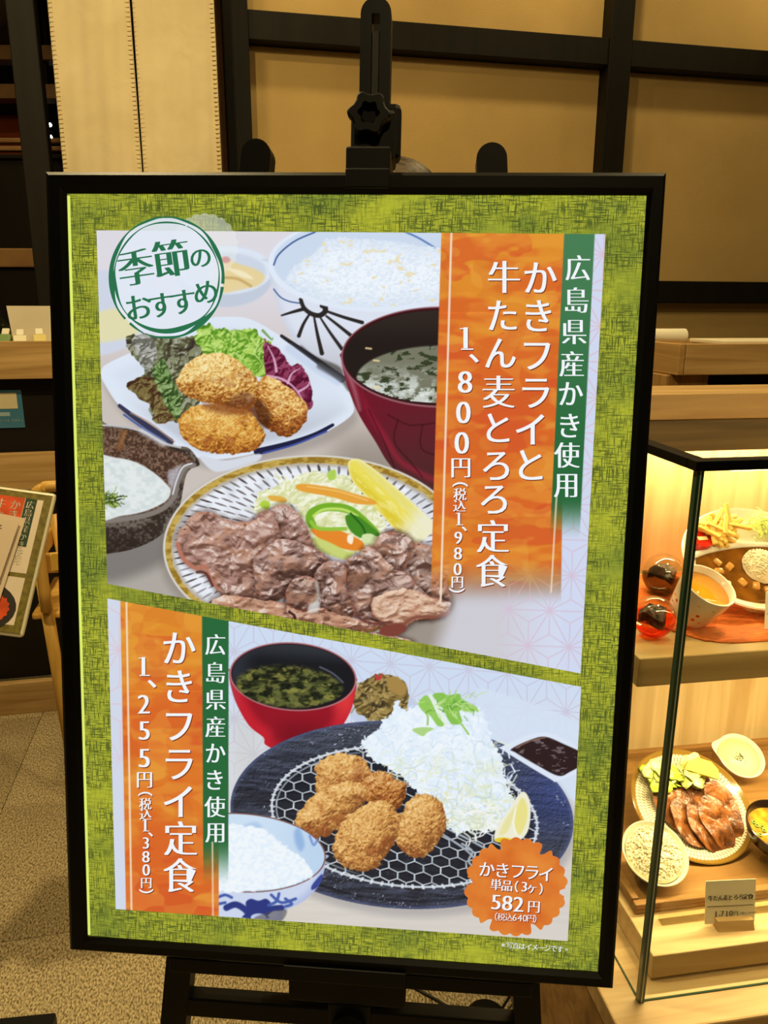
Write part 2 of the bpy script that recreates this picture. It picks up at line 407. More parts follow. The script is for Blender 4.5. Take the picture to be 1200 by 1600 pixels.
def meat(cv, P, seed, base=(152, 122, 114), dark=(92, 66, 58), light=(206, 186, 184), edge=(176, 112, 92), shx=0., shy=-1., ang=.5):
    P = spl(P, 6); sl, d = cv.sdf(P, 16)
    if sl is None: return
    x = cv.X[sl]; y = cv.Y[sl]
    dd = d + (fbm(x / 9, y / 9, 3, seed) - .5) * 6
    cv.mul(sl, ss(10, -3, dd) * .6, (.42, .33, .30))
    c0 = P.mean(0); ext = np.abs(P - c0).max(0); u = (x - c0[0]) / ext[0]; v = (y - c0[1]) / ext[1]
    ca, sa = math.cos(ang), math.sin(ang); wx = x + 16 * (fbm(x / 26, y / 26, 2, seed + 21) - .5); wy = y + 16 * (fbm(x / 26, y / 26, 2, seed + 22) - .5); p = wx * ca + wy * sa; q = -wx * sa + wy * ca
    fib = fbm(p / 16, q / 4.2, 3, seed + 1); big = fbm(wx / 30, wy / 22, 3, seed + 2); fine = fbm(x / 3.6, y / 3.6, 2, seed + 3)
    H = 24 * big + 2.0 * fib + .9 * fine + 5 * np.sqrt(np.clip(-dd / 9, 0, 1))
    dif, sp = cv.relief(H, (-.35, -.7, .62), 18)
    t = .02 + .46 * dif + .10 * (u * shx + v * shy) + .35 * (big - .5) + .25 * (fib - .5)
    c = mixc(dark, base, ss(.05, .45, t)); c = mixc(c, light, ss(.46, .85, t))
    c = mixc(c, (196, 150, 124), ss(.48, .70, fbm(x / 24, y / 18, 3, seed + 6)) * .5)
    c = mixc(c, edge, ss(-5, -1, dd) * .55 * ss(.35, .6, fbm(x / 18, y / 18, 2, seed + 14)))
    c = mixc(c, (236, 230, 232), np.clip(sp * 1.2, 0, 1) * ss(.47, .60, fbm(p / 18, q / 11, 3, seed + 8)) * .75)
    c = mixc(c, (62, 40, 32), ss(.77, .84, fbm(p / 7, q / 4, 2, seed + 11)) * .5)
    cv.put(sl, ss(1, -1, dd), np.clip(c * np.array([1.02, .975, .93]), 0, 1))

def orange_panel(cv, quad, fade, fold, seed):
    sl, d = cv.sdf(np.array(quad, float), 3)
    x = cv.X[sl]; y = cv.Y[sl]
    tt = (y - y.min()) / (y.max() - y.min())
    w = fbm(x / 120, y / 60, 4, seed); w2 = fbm(x / 70 + 2 * w, y / 22, 3, seed + 5)
    c = mixc((226, 144, 48), (222, 122, 44), ss(.0, .45, tt + .5 * (w - .5)))
    c = mixc(c, (218, 100, 42), ss(.47, .62, w + .18 * ss(.1, .3, tt) * ss(.62, .4, tt)) * .75)
    c = mixc(c, (212, 82, 44), ss(.60, .64, fbm(x / 80, y / 46, 3, seed + 8) + .05 * ss(.15, .35, tt)) * .55)
    c = mixc(c, (234, 164, 60), ss(.50, .70, w2) * .5)
    c = mixc(c, (240, 176, 74), ss(.60, .63, fbm(x / 50, y / 36, 2, seed + 12)) * .28)
    c = mixc(c, (206, 104, 40), ss(.62, .65, fbm(x / 40, y / 30, 2, seed + 15)) * .25)
    if fold: c = c * np.where(((y > fold) & (y < fold + 2))[..., None], 1.06, 1)
    a = ss(.7, -.7, d)
    if fade: a = a * ss(fade[1], fade[0], y)
    cv.put(sl, a, c)

def green_band(cv, quad, fade):
    sl, d = cv.sdf(np.array(quad, float), 3)
    y = cv.Y[sl]; f = ss(fade[1], fade[0], y)
    c = mixc((74, 128, 86), (44, 106, 60), ss(360, 760, y) if fade[0] < 1000 else 1 - .0 * y)
    cv.put(sl, ss(.7, -.7, d) * f, c)

def tuft(cv, rnd, cx, cy, n, spread, L, w, cols, ang0=0, angs=math.pi):
    for i in range(n):
        x = cx + rnd.gauss(0, spread[0]); y = cy + rnd.gauss(0, spread[1]); a = ang0 + rnd.uniform(-angs, angs); l = L * rnd.uniform(.5, 1.2)
        b = rnd.uniform(-.6, .6)
        p = [(x, y), (x + .5 * l * math.cos(a + b), y + .5 * l * math.sin(a + b)), (x + l * math.cos(a), y + l * math.sin(a))]
        cv.line(p, w, rnd.choice(cols), a=rnd.uniform(.6, 1), n=3)

def paint_top(X, Y):
    rnd = random.Random(4); cv = Canvas(X, Y, (220, 214, 216)); A = cv.all()
    x, y = X, Y
    c = mixc((224, 220, 228), (204, 194, 188), ss(420, 640, y))
    c = mixc(c, (158, 148, 138), ss(640, 720, y) * ss(480, 560, x))
    c = mixc(c, (176, 170, 162), ss(760, 900, y) * ss(330, 250, x))
    cv.put(A, np.ones(X.shape), c)
    # --- pale dish at the far left and the pickle dish behind the stamp
    cv.poly([(140, 432), (195, 428), (235, 440), (250, 470), (240, 512), (205, 540), (140, 548)], (208, 216, 232), soft=3)
    cv.poly([(140, 500), (160, 486), (190, 482), (215, 492), (222, 512), (200, 528), (140, 534)], (228, 222, 178), soft=4)
    sl, d, u, v = cv.disc(352, 432, 74, 48, (196, 206, 222), soft=3)
    cv.disc(352, 422, 74, 38, (222, 232, 246), soft=2.5)
    cv.disc(354, 424, 62, 29, (206, 216, 232), soft=4)
    cv.poly([(335, 408), (352, 402), (372, 412), (398, 420), (414, 432), (404, 446), (380, 452), (350, 458), (335, 452)], (232, 212, 158), soft=3)
    cv.line([(352, 434), (372, 436), (392, 447)], 4, (196, 160, 92), a=.8, soft=2)
    cv.poly([(356, 420), (380, 424), (396, 436), (376, 432)], (246, 234, 196), soft=2)
    cv.disc(353, 406, 7, 5, (202, 98, 104), soft=2)
    # --- rice bowl
    body = [(430, 404), (420, 412), (420.5, 424), (425, 448), (434, 478), (448, 512), (468, 545), (496, 572), (530, 592), (580, 600), (640, 560), (690, 500), (690, 420)]
    sl, d = cv.poly(body, (222, 228, 242), soft=1.2)
    xx = X[sl]; yy = Y[sl]; m = ss(1, -1, d)
    cv.put(sl, m * ss(500, 585, yy) * .45, (168, 166, 172)); cv.put(sl, m * ss(-2, -16, d) * 0 + m * ss(-14, 0, d) * .28, (180, 184, 200))
    cv.poly([(470, 540), (492, 556), (532, 574), (532, 594), (500, 580), (478, 560)], (84, 78, 74), soft=3, a=.8)
    cv.line([(428, 452), (438, 464), (452, 471), (470, 474)], 2.2, (70, 98, 150))
    ink = (46, 42, 40)
    for p, w0, w1 in (([(474, 483), (456, 488), (440, 493)], 6, 2.6), ([(483, 492), (474, 507), (467, 525)], 3.5, 6), ([(491, 496), (496, 522), (503, 552)], 3.2, 7),
                      ([(501, 497), (516, 520), (534, 545)], 3, 6), ([(510, 494), (528, 508), (548, 524)], 3.4, 6), ([(512, 487), (538, 496), (566, 504)], 4, 6)):
        cv.line(p, w0, ink, w2=w1)
    cv.line([(470, 468), (475, 481), (486, 490), (499, 493), (508, 487), (508, 480)], 6, ink, w2=9)
    cv.line([(508, 480), (503, 478)], 7, ink)
    cv.disc(587, 412, 168, 75, (226, 236, 250), soft=1)
    sl, d, u, v = cv.disc(587, 410, 160, 68, (206, 220, 240), soft=2)
    cv.line([(428, 414), (434, 400), (448, 386), (466, 374), (492, 363)], 2.6, (72, 102, 156)); cv.line([(632, 362), (656, 373), (690, 394)], 3, (92, 128, 190))
    P = spl([(446, 436), (462, 414), (486, 398), (500, 384), (512, 374), (545, 372), (600, 376), (650, 384), (700, 396), (700, 462), (640, 474), (580, 480), (520, 474), (470, 456)], 5)
    sl, d = cv.sdf(P, 10); xx = X[sl]; yy = Y[sl]; d = d + (fbm(xx / 5, yy / 5, 2, 3) - .5) * 8
    g = fbm(xx / 3.2 + 3 * vn(xx / 7, yy / 7, 4), yy / 2.6, 3, 8)
    c = mixc((222, 233, 247), (241, 248, 255), ss(.25, .6, g)); c = mixc(c, (200, 216, 236), ss(30, 0, -d) * .35)
    c = mixc(c, (236, 224, 186), ss(.70, .78, fbm(xx / 13, yy / 7, 2, 31)) * .9)
    cv.put(sl, ss(1.5, -1.5, d), c)
    # --- square plate of the fried oysters
    plate = [(158, 580), (176, 564), (250, 532), (320, 500), (352, 495), (392, 499), (440, 526), (486, 556), (530, 590), (551, 628), (546, 652), (486, 686), (405, 707), (352, 717), (312, 716), (268, 692), (196, 643), (166, 604)]
    cv.poly([(px + 6, py + 14) for px, py in plate], (150, 142, 136), a=.6, soft=9)
    sl, d = cv.poly(plate, (224, 233, 247), soft=1)
    xx = X[sl]; yy = Y[sl]; m = ss(1, -1, d)
    cv.put(sl, m * ss(-3, -22, d) * ss(600, 690, yy) * .7, (176, 182, 194))
    cv.put(sl, m * ss(-8, -30, d) * ss(640, 560, yy) * .35, (196, 206, 224))
    cv.line([(440, 525), (486, 557), (534, 592)], 5, (44, 42, 46), w2=12); cv.line([(452, 545), (492, 574), (528, 596)], 13, (196, 210, 234), a=.7, soft=4)
    cv.line([(500, 572), (534, 592), (546, 606)], 10, (80, 80, 84), a=.7, soft=3)
    cv.line([(187, 634), (205, 648), (228, 664), (266, 690)], 6, (56, 58, 84), w2=11); cv.line([(194, 648), (222, 668), (258, 690)], 3, (74, 96, 164)); cv.line([(205, 645), (236, 662), (272, 690)], 3, (176, 140, 120), a=.7)
    cv.line([(402, 706), (450, 694), (490, 680), (520, 664)], 11, (34, 36, 66), w2=5); cv.line([(412, 708), (462, 694), (510, 674)], 3, (70, 84, 160))
    cv.poly([(312, 712), (352, 719), (405, 709), (400, 722), (352, 736), (330, 734)], (216, 220, 230), soft=2)
    # --- salad leaves
    leafshade(cv, [(196, 538), (205, 524), (232, 522), (262, 528), (300, 526), (334, 545), (330, 600), (300, 640), (280, 662), (262, 650), (240, 655), (232, 625), (212, 616), (200, 600), (216, 590), (228, 570), (206, 556)], (58, 46, 44), (104, 112, 66), (176, 176, 160), 21, 10, 5)
    leafshade(cv, [(200, 600), (226, 588), (246, 596), (262, 628), (278, 650), (264, 660), (244, 660), (234, 634), (212, 618)], (66, 40, 30), (104, 84, 44), (150, 140, 90), 55, 9, 3)
    leafshade(cv, [(238, 580), (256, 560), (268, 590), (284, 620), (280, 655), (262, 640), (250, 610)], (38, 56, 28), (96, 132, 60), (170, 190, 140), 77, 8, 3)
    leafshade(cv, [(208, 530), (232, 524), (246, 548), (236, 580), (222, 572), (212, 552)], (92, 90, 84), (138, 140, 124), (206, 206, 204), 88, 9, 3)
    leafshade(cv, [(306, 524), (322, 508), (350, 514), (384, 516), (400, 510), (408, 528), (424, 540), (420, 580), (400, 590), (360, 575), (326, 560)], (70, 126, 30), (146, 192, 70), (206, 232, 130), 91, 9, 6)
    for i in range(26):
        a0 = rnd.uniform(320, 415); b0 = rnd.uniform(512, 575)
        cv.line([(a0, b0), (a0 + rnd.uniform(-8, 14), b0 + rnd.uniform(4, 14)), (a0 + rnd.uniform(-6, 26), b0 + rnd.uniform(10, 26))], rnd.uniform(2, 5), rnd.choice([(176, 214, 92), (88, 142, 40), (120, 176, 56), (206, 230, 140)]), a=.7, w2=1)
    rad = [(412, 533), (424, 538), (442, 552), (454, 572), (466, 568), (478, 582), (488, 610), (488, 636), (476, 640), (464, 620), (440, 600), (416, 592)]
    sl, d = leafshade(cv, rad, (78, 18, 42), (120, 34, 66), (170, 90, 120), 101, 9, 3)
    for p in ([(418, 588), (440, 592), (462, 608), (480, 638)], [(432, 580), (428, 560), (418, 540)], [(450, 598), (456, 584), (468, 576)], [(466, 612), (480, 604), (484, 596)]):
        cv.line(p, 4.5, (222, 176, 204), w2=1.2, a=.9)
    # --- fried oysters
    crumb(cv, [(402, 600), (412, 586), (430, 592), (452, 606), (470, 620), (481, 640), (476, 662), (456, 680), (440, 682), (416, 668), (402, 650), (396, 624)], 301, mid=(196, 130, 58), dark=(112, 58, 22), ld=(.1, -.9))
    cv.poly([(396, 622), (410, 628), (424, 650), (416, 668), (402, 660), (386, 640)], (70, 36, 20), a=.7, soft=4)
    crumb(cv, [(278, 664), (286, 646), (306, 634), (350, 632), (384, 640), (402, 656), (414, 678), (406, 698), (382, 709), (340, 708), (306, 700), (288, 686)], 311, light=(240, 202, 118), mid=(212, 148, 60), ld=(-.2, -.5))
    cv.poly([(318, 632), (348, 628), (388, 634), (400, 646), (360, 648), (330, 642)], (120, 58, 30), a=.65, soft=6)
    crumb(cv, [(275, 598), (284, 578), (304, 560), (330, 551), (362, 556), (384, 572), (400, 590), (404, 606), (400, 628), (386, 640), (352, 634), (322, 630), (292, 618)], 321, light=(246, 222, 152), mid=(218, 166, 84), ld=(-.35, -.95))
    cv.poly([(352, 634), (364, 620), (384, 612), (398, 622), (388, 636)], (96, 52, 36), a=.55, soft=4); cv.disc(389, 622, 4, 6, (196, 160, 130), a=.35, soft=4)
    # --- red lacquer soup bowl
    body = [(533, 552), (533.5, 562), (537, 582), (546, 612), (562, 650), (588, 692), (606, 722), (628, 742), (690, 770), (760, 770), (760, 560), (700, 545), (560, 540)]
    sl, d = cv.poly(body, (112, 26, 42), soft=1)
    xx = X[sl]; yy = Y[sl]; m = ss(1, -1, d)
    cv.put(sl, m * ss(560, 640, xx) * .6 * ss(600, 660, yy), (92, 40, 44)); cv.put(sl, m * ss(650, 750, yy) * .6, (70, 44, 42))
    cv.put(sl, m * ss(9, 0, np.abs(d + 16)) * ss(560, 700, yy) * .45, (186, 40, 66))
    for p in ([(576, 640), (600, 690), (618, 735)], [(606, 648), (640, 664), (684, 660)], [(622, 655), (616, 690), (640, 720), (660, 745)], [(660, 664), (658, 700), (684, 712)], [(560, 590), (572, 612)]):
        cv.line(p, 2, (52, 16, 22), a=.6, soft=1.5)
    cv.line([(538, 570), (552, 604), (562, 640)], 9, (214, 150, 160), a=.55, soft=5, w2=3)
    cv.disc(690, 558, 157, 79, (150, 96, 104), soft=.8); cv.disc(690, 557.5, 154.5, 76.5, (60, 24, 26), soft=.8)
    sl, d, u, v = cv.disc(690, 558, 151, 73, (38, 30, 27), soft=1)
    cv.put(sl, ss(1, -1, d) * ss(-.2, -1, v) * .5, (64, 54, 48))
    sl, d, u, v = cv.ell(692, 592, 135, 52)
    xx = X[sl]; yy = Y[sl]; m = ss(2, -2, d) * (np.hypot((xx - 690) / 150, (yy - 558) / 72) < 1)
    g = fbm(xx / 17, yy / 10, 4, 41)
    c = mixc((120, 122, 102), (206, 212, 204), ss(.36, .6, g) * ss(560, 610, yy)); c = mixc(c, (50, 58, 34), ss(.53, .62, fbm(xx / 13 + 2 * g, yy / 8, 4, 47)) * .9)
    c = mixc(c, (228, 234, 230), ss(.62, .72, fbm(xx / 9, yy / 7, 3, 61)) * ss(580, 620, yy) * .8)
    cv.put(sl, m, c)
    for sx, sy in ((588, 563), (576, 544), (589, 605)): cv.line([(sx - 4, sy), (sx + 4, sy + 1)], 3, (240, 214, 160), a=.8)
    # --- lipped grater bowl
    cv.poly([(150, 800), (260, 815), (300, 800), (290, 850), (230, 892), (150, 905)], (112, 108, 104), a=.75, soft=14)
    out = [(140, 666), (170, 664), (204, 668), (240, 681), (268, 696), (292, 699), (304, 710), (312, 726), (300, 731), (291, 742), (286, 764), (282, 786), (272, 812), (246, 840), (206, 858), (160, 866), (140, 866)]
    sl, d = cv.poly(out, (84, 72, 62), soft=1)
    xx = X[sl]; yy = Y[sl]; m = ss(1, -1, d); g = fbm(xx / 4, yy / 4, 3, 71)
    cv.put(sl, m, mixc((56, 46, 40), (112, 102, 92), ss(.3, .75, g + .3 * ss(.4, .7, fbm(xx / 30, yy / 16, 2, 5)) - .15)))
    cv.put(sl, m * ss(820, 862, yy) * .5, (44, 34, 28))
    inner = [(140, 670), (170, 669), (205, 673), (238, 686), (262, 700), (280, 706), (296, 712), (303, 722), (290, 728), (280, 742), (274, 762), (262, 786), (232, 800), (190, 808), (140, 812)]
    sl, d = cv.poly(inner, (92, 68, 52), soft=1.2)
    xx = X[sl]; yy = Y[sl]; m = ss(1, -1, d); g = fbm(xx / 3, yy / 3, 3, 81)
    cv.put(sl, m, mixc((74, 52, 40), (132, 104, 86), ss(.35, .75, g)))
    cv.line([(186, 700), (194, 676)], 9, (156, 104, 56), a=.6, soft=3)
    cv.line([(140, 665), (180, 665), (222, 674), (256, 692), (282, 699)], 3.5, (206, 204, 206), a=.9, soft=1.2); cv.line([(222, 674), (240, 684), (256, 694)], 8, (214, 216, 222), a=.7, soft=4)
    cv.line([(303, 727), (288, 732), (278, 752), (272, 776), (252, 796), (214, 808), (150, 815)], 8, (132, 124, 116), soft=1.5); cv.line([(300, 724), (286, 730), (277, 748), (270, 772)], 2.5, (220, 222, 226), soft=1)
    cv.poly([(262, 740), (276, 730), (284, 726), (276, 748), (268, 765)], (196, 196, 208), a=.75, soft=4)
    liq = [(140, 716), (180, 715), (212, 722), (240, 738), (260, 756), (267, 768), (258, 784), (226, 799), (190, 806), (140, 810)]
    sl, d = cv.poly(liq, (220, 228, 228), soft=1.5); xx = X[sl]; yy = Y[sl]
    cv.put(sl, ss(1, -6, d) * .6, mixc((206, 216, 216), (234, 240, 238), ss(.3, .7, fbm(xx / 8, yy / 6, 3, 99))))
    tuft(cv, rnd, 170, 781, 80, (11, 5), 11, 1.5, [(96, 122, 24), (58, 84, 20), (150, 168, 60), (40, 60, 24)], -.3, 1.2)
    # --- slip-ware plate of grilled tongue
    cv.disc(492, 866, 242, 150, (120, 110, 100), a=.45, soft=10)
    cv.disc(491, 856, 236, 145, (216, 214, 206), soft=1)
    sl, d, u, v = cv.disc(491, 856, 232.5, 142, (178, 146, 62), soft=1)
    xx = X[sl]; yy = Y[sl]
    cv.put(sl, ss(1, -1, d) * .8, mixc((146, 112, 36), (206, 176, 92), ss(.3, .7, fbm(xx / 9, yy / 5, 3, 13))))
    sl, d, u, v = cv.ell(491, 857, 223, 133)
    xx = X[sl]; yy = Y[sl]; m = ss(1.5, -1.5, d + 3 * (fbm(xx / 5, yy / 5, 2, 15) - .5))
    cv.put(sl, m, mixc((220, 224, 232), (238, 242, 250), ss(.3, .7, fbm(xx / 18, yy / 14, 2, 19))))
    cv.put(sl, m * ss(-9, -1, d) * .55, (150, 134, 108))
    r = np.hypot(u, v); th = np.arctan2(v, u) / (2 * math.pi)
    for k in range(5):
        rc = .935 - .105 * k; n = 84 - 7 * k; ph = th * n + .5 * (k % 2) + .3 * k
        j = np.floor(ph); fr = np.abs(ph - j - .5 + .12 * (r - rc) / .05); hj = _hash(j, j * 0 + k, 9)
        ln = np.abs(r - rc - .012 * (hj - .5)) / .052
        cv.put(sl, m * ss(.20, .10, fr + .12 * ln ** 2) * ss(1.05, .85, ln) * (.4 + .6 * hj), (70, 60, 60) if k < 1 else (112, 102, 102))
    cv.put(sl, m * ss(.1, .02, np.abs(th + .30)) * ss(.90, .97, r) * .0, (60, 56, 66))
    # cabbage, carrot, pepper, lemon
    lem = [(544, 723), (558, 717), (572, 724), (592, 739), (628, 770), (658, 798), (675, 816), (672, 834), (648, 851), (638, 848), (610, 820), (570, 774), (550, 750)]
    sl, d = leafshade(cv, [(398, 790), (404, 768), (424, 762), (444, 752), (470, 742), (496, 734), (520, 744), (544, 742), (560, 764), (590, 796), (600, 812), (596, 840), (570, 862), (540, 872), (500, 862), (480, 840), (470, 806), (450, 786), (420, 794), (404, 802)], (206, 212, 150), (232, 234, 190), (248, 250, 232), 131, 12, 6)
    for q in range(60):
        a0 = rnd.uniform(405, 590); b0 = rnd.uniform(745, 850)
        cv.line([(a0, b0), (a0 + rnd.uniform(-16, 16), b0 + rnd.uniform(-8, 8)), (a0 + rnd.uniform(-26, 26), b0 + rnd.uniform(-10, 14))], rnd.uniform(2, 6), rnd.choice([(244, 248, 226), (226, 228, 160), (238, 240, 196), (212, 214, 128), (250, 252, 246)]), a=.65, soft=1.2, w2=1.5)
    sl, d = cv.poly(lem, (236, 222, 92), soft=1); xx = X[sl]; yy = Y[sl]; m = ss(1, -1, d)
    along = (xx - 545) * .72 + (yy - 720) * .69; acr = -(xx - 545) * .69 + (yy - 720) * .72
    cv.put(sl, m * ss(2, 14, acr) * .8, (222, 200, 50)); cv.put(sl, m * ss(.52, .66, fbm(along / 16, acr / 4, 3, 7)) * .5, (248, 240, 170))
    cv.put(sl, m * ss(-3, -9, acr) * .8, (232, 224, 130)); cv.put(sl, m * ss(112, 150, along) * .8, (240, 240, 226)); cv.put(sl, m * ss(-5, 0, d) * .6, (246, 240, 200))
    cv.poly([(462, 760), (476, 756), (520, 762), (556, 772), (584, 781), (586, 788), (556, 787), (516, 776), (472, 768)], (232, 164, 62), soft=1.2); cv.line([(480, 760), (530, 768), (574, 782)], 2, (246, 204, 120), a=.8)
    cv.poly([(420, 774), (444, 777), (446, 785), (424, 782)], (228, 176, 74), soft=1)
    cv.poly([(486, 826), (520, 826), (548, 836), (568, 848), (562, 860), (530, 856), (500, 842)], (232, 138, 46), soft=1.2); cv.poly([(544, 836), (552, 838), (550, 850), (543, 846)], (250, 240, 220), soft=1.2)
    cv.line([(488, 820), (484, 808), (492, 798), (514, 792), (544, 796), (566, 812), (586, 832)], 13, (118, 176, 44), soft=1.2); cv.line([(490, 806), (506, 796), (536, 796), (558, 806)], 4, (196, 226, 110), soft=1.5)
    cv.line([(486, 816), (500, 826), (540, 826)], 6, (150, 196, 66), soft=1.2); cv.poly([(540, 806), (558, 806), (580, 822), (594, 836), (580, 838), (562, 840), (545, 826)], (72, 138, 40), soft=1.5); cv.line([(548, 802), (566, 822), (572, 838)], 3, (40, 96, 30), soft=1.2)
    cv.poly([(490, 840), (512, 846), (540, 860), (552, 864), (540, 874), (512, 866), (496, 856)], (202, 214, 120), soft=1.5); cv.poly([(566, 836), (580, 834), (590, 842), (580, 850), (568, 848)], (214, 230, 170), soft=1.2)
    cv.poly([(406, 790), (412, 782), (422, 786), (418, 796)], (178, 210, 70), soft=1.5); cv.poly([(512, 738), (524, 734), (524, 748), (514, 750)], (176, 210, 90), soft=1.5)
    # grilled tongue slices, back to front
    meat(cv, [(452, 792), (462, 800), (478, 820), (488, 846), (492, 866), (470, 870), (430, 866), (404, 850), (392, 826), (402, 806), (424, 794), (444, 787)], 401, base=(158, 128, 122), light=(212, 194, 194), ang=.9)
    meat(cv, [(276, 842), (288, 820), (306, 802), (326, 799), (346, 808), (368, 815), (394, 814), (416, 802), (430, 806), (440, 850), (430, 900), (420, 950), (380, 948), (346, 930), (334, 912), (316, 892), (300, 886), (282, 866)], 411, base=(166, 134, 126), light=(206, 184, 178), dark=(112, 82, 72), ang=.6)
    cv.line([(278, 850), (286, 872), (306, 888), (320, 884), (328, 900), (340, 920)], 7, (186, 118, 96), soft=2, w2=4)
    cv.line([(308, 894), (322, 896), (332, 915)], 4, (90, 48, 40), soft=2)
    meat(cv, [(396, 880), (408, 862), (424, 848), (446, 842), (474, 850), (500, 862), (514, 874), (500, 886), (492, 910), (462, 926), (430, 940), (404, 930)], 421, base=(138, 110, 104), light=(196, 176, 174), dark=(80, 58, 52), ang=.3)
    meat(cv, [(360, 930), (400, 936), (450, 944), (480, 952), (500, 965), (560, 985), (640, 1000), (640, 1030), (500, 1000), (380, 980), (330, 940)], 423, base=(182, 146, 126), light=(222, 198, 180), dark=(130, 94, 78), ang=.2)
    meat(cv, [(600, 838), (622, 832), (644, 846), (660, 850), (680, 858), (690, 880), (700, 920), (706, 940), (698, 960), (660, 968), (620, 950), (590, 900)], 431, base=(150, 128, 122), light=(204, 188, 186), ang=.9)
    meat(cv, [(584, 858), (588, 842), (606, 833), (630, 834), (644, 848), (640, 870), (630, 892), (606, 890), (588, 876)], 436, base=(138, 112, 106), dark=(84, 62, 56), ang=1.2)
    meat(cv, [(560, 868), (572, 854), (592, 862), (612, 884), (640, 900), (664, 926), (700, 940), (704, 948), (680, 962), (640, 968), (620, 990), (590, 978), (560, 960), (544, 930), (546, 895)], 441, base=(158, 132, 126), light=(214, 196, 192), dark=(96, 70, 62), ang=.7)
    meat(cv, [(590, 930), (640, 920), (680, 936), (704, 944), (690, 962), (650, 968), (628, 984), (600, 974), (580, 955)], 446, base=(204, 172, 150), light=(232, 212, 196), dark=(150, 112, 94), ang=.2)
    meat(cv, [(538, 886), (546, 872), (562, 869), (576, 880), (580, 898), (566, 912), (552, 920), (540, 908)], 451, base=(112, 86, 78), dark=(66, 46, 40), ang=1.0)
    meat(cv, [(500, 884), (516, 876), (534, 880), (542, 892), (540, 912), (548, 940), (556, 960), (540, 968), (512, 960), (490, 944), (484, 918), (492, 898)], 461, base=(132, 104, 98), light=(188, 168, 166), dark=(74, 52, 46), ang=1.3)
    meat(cv, [(446, 930), (452, 912), (470, 900), (490, 903), (498, 918), (496, 938), (486, 950), (468, 954), (452, 948)], 471, base=(128, 102, 94), light=(196, 176, 170), dark=(84, 60, 54), ang=.4)
    meat(cv, [(448, 945), (470, 956), (500, 950), (524, 958), (560, 968), (590, 972), (580, 984), (530, 980), (470, 972), (452, 962)], 476, base=(190, 152, 132), light=(224, 202, 188), dark=(120, 84, 70), edge=(150, 92, 76), ang=.15)
    cv.poly([(484, 944), (500, 940), (496, 956), (482, 956)], (224, 222, 218), a=.8, soft=3); cv.line([(494, 910), (498, 930), (492, 944)], 5, (210, 214, 206), a=.6, soft=3)
    cv.poly([(594, 982), (606, 976), (630, 974), (634, 984), (616, 994), (596, 992)], (128, 66, 54), soft=2); cv.line([(632, 974), (650, 964), (680, 964), (702, 956)], 5, (136, 84, 68), soft=2)
    cv.line([(452, 956), (460, 962), (462, 972)], 4, (60, 30, 28), soft=1.5); cv.line([(556, 962), (580, 974), (612, 972)], 4, (110, 62, 54), soft=2)
    # --- right-hand white field, orange and green bands
    sl = cv.reg(640, 860, 960, 1060); xx = X[sl]; yy = Y[sl]
    f = ss(690, 730, xx + .35 * (yy - 930))
    cv.put(sl, f * ss(900, 950, yy), mixc((208, 206, 214), (214, 222, 242), ss(760, 880, xx)))
    sl = cv.reg(850, 350, 960, 1060); xx = X[sl]; yy = Y[sl]
    xr = 884 - (yy - 366) * .013
    cv.put(sl, ss(-1, 1, xx - xr), (210, 219, 242))
    sl = cv.reg(740, 350, 960, 1060); xx = X[sl]; yy = Y[sl]
    q = asanoha(xx + .035 * (yy - 954), yy - .035 * (xx - 859), 859, 954, 64.5, 1.5)
    keep = np.maximum(ss(-1, 1, xx - (884 - (yy - 366) * .013)), ss(880, 930, yy) * ss(760, 800, xx))
    cv.put(sl, q * keep * .8, mixc((226, 186, 204), (214, 192, 212), ss(600, 900, yy)))
    orange_panel(cv, [(690, 350), (884, 350), (876, 960), (672, 960)], (868, 942), 488, 700)
    cv.line([(705.6, 355), (697, 650), (688.5, 938)], 3, (246, 226, 206), a=.95, smooth=False)
    green_band(cv, [(882, 350), (930, 350), (904, 870), (858, 870)], (775, 846))
    cv.line([(869.5, 776), (861, 925)], 2.6, (244, 224, 200), a=.8, smooth=False)
    sl = cv.reg(740, 860, 900, 960); xx = X[sl]; yy = Y[sl]
    return cv.img

def hexnet(x, y, w):
    # distance to the edges of a pointy-side hexagon net with unit column spacing
    a = np.array([1.0, 0.0]); h = 1.7320508
    ax = x - np.floor(x + .5); ay = y - h * np.floor(y / h + .5)
    bx = x - .5 - np.floor(x); by = y - h / 2 - h * np.floor(y / h)
    pick = ax * ax + ay * ay < bx * bx + by * by
    gx = np.abs(np.where(pick, ax, bx)); gy = np.abs(np.where(pick, ay, by))
    d = .5 - np.maximum(gx, gx * .5 + gy * .8660254)
    return ss(w, w * .35, d)

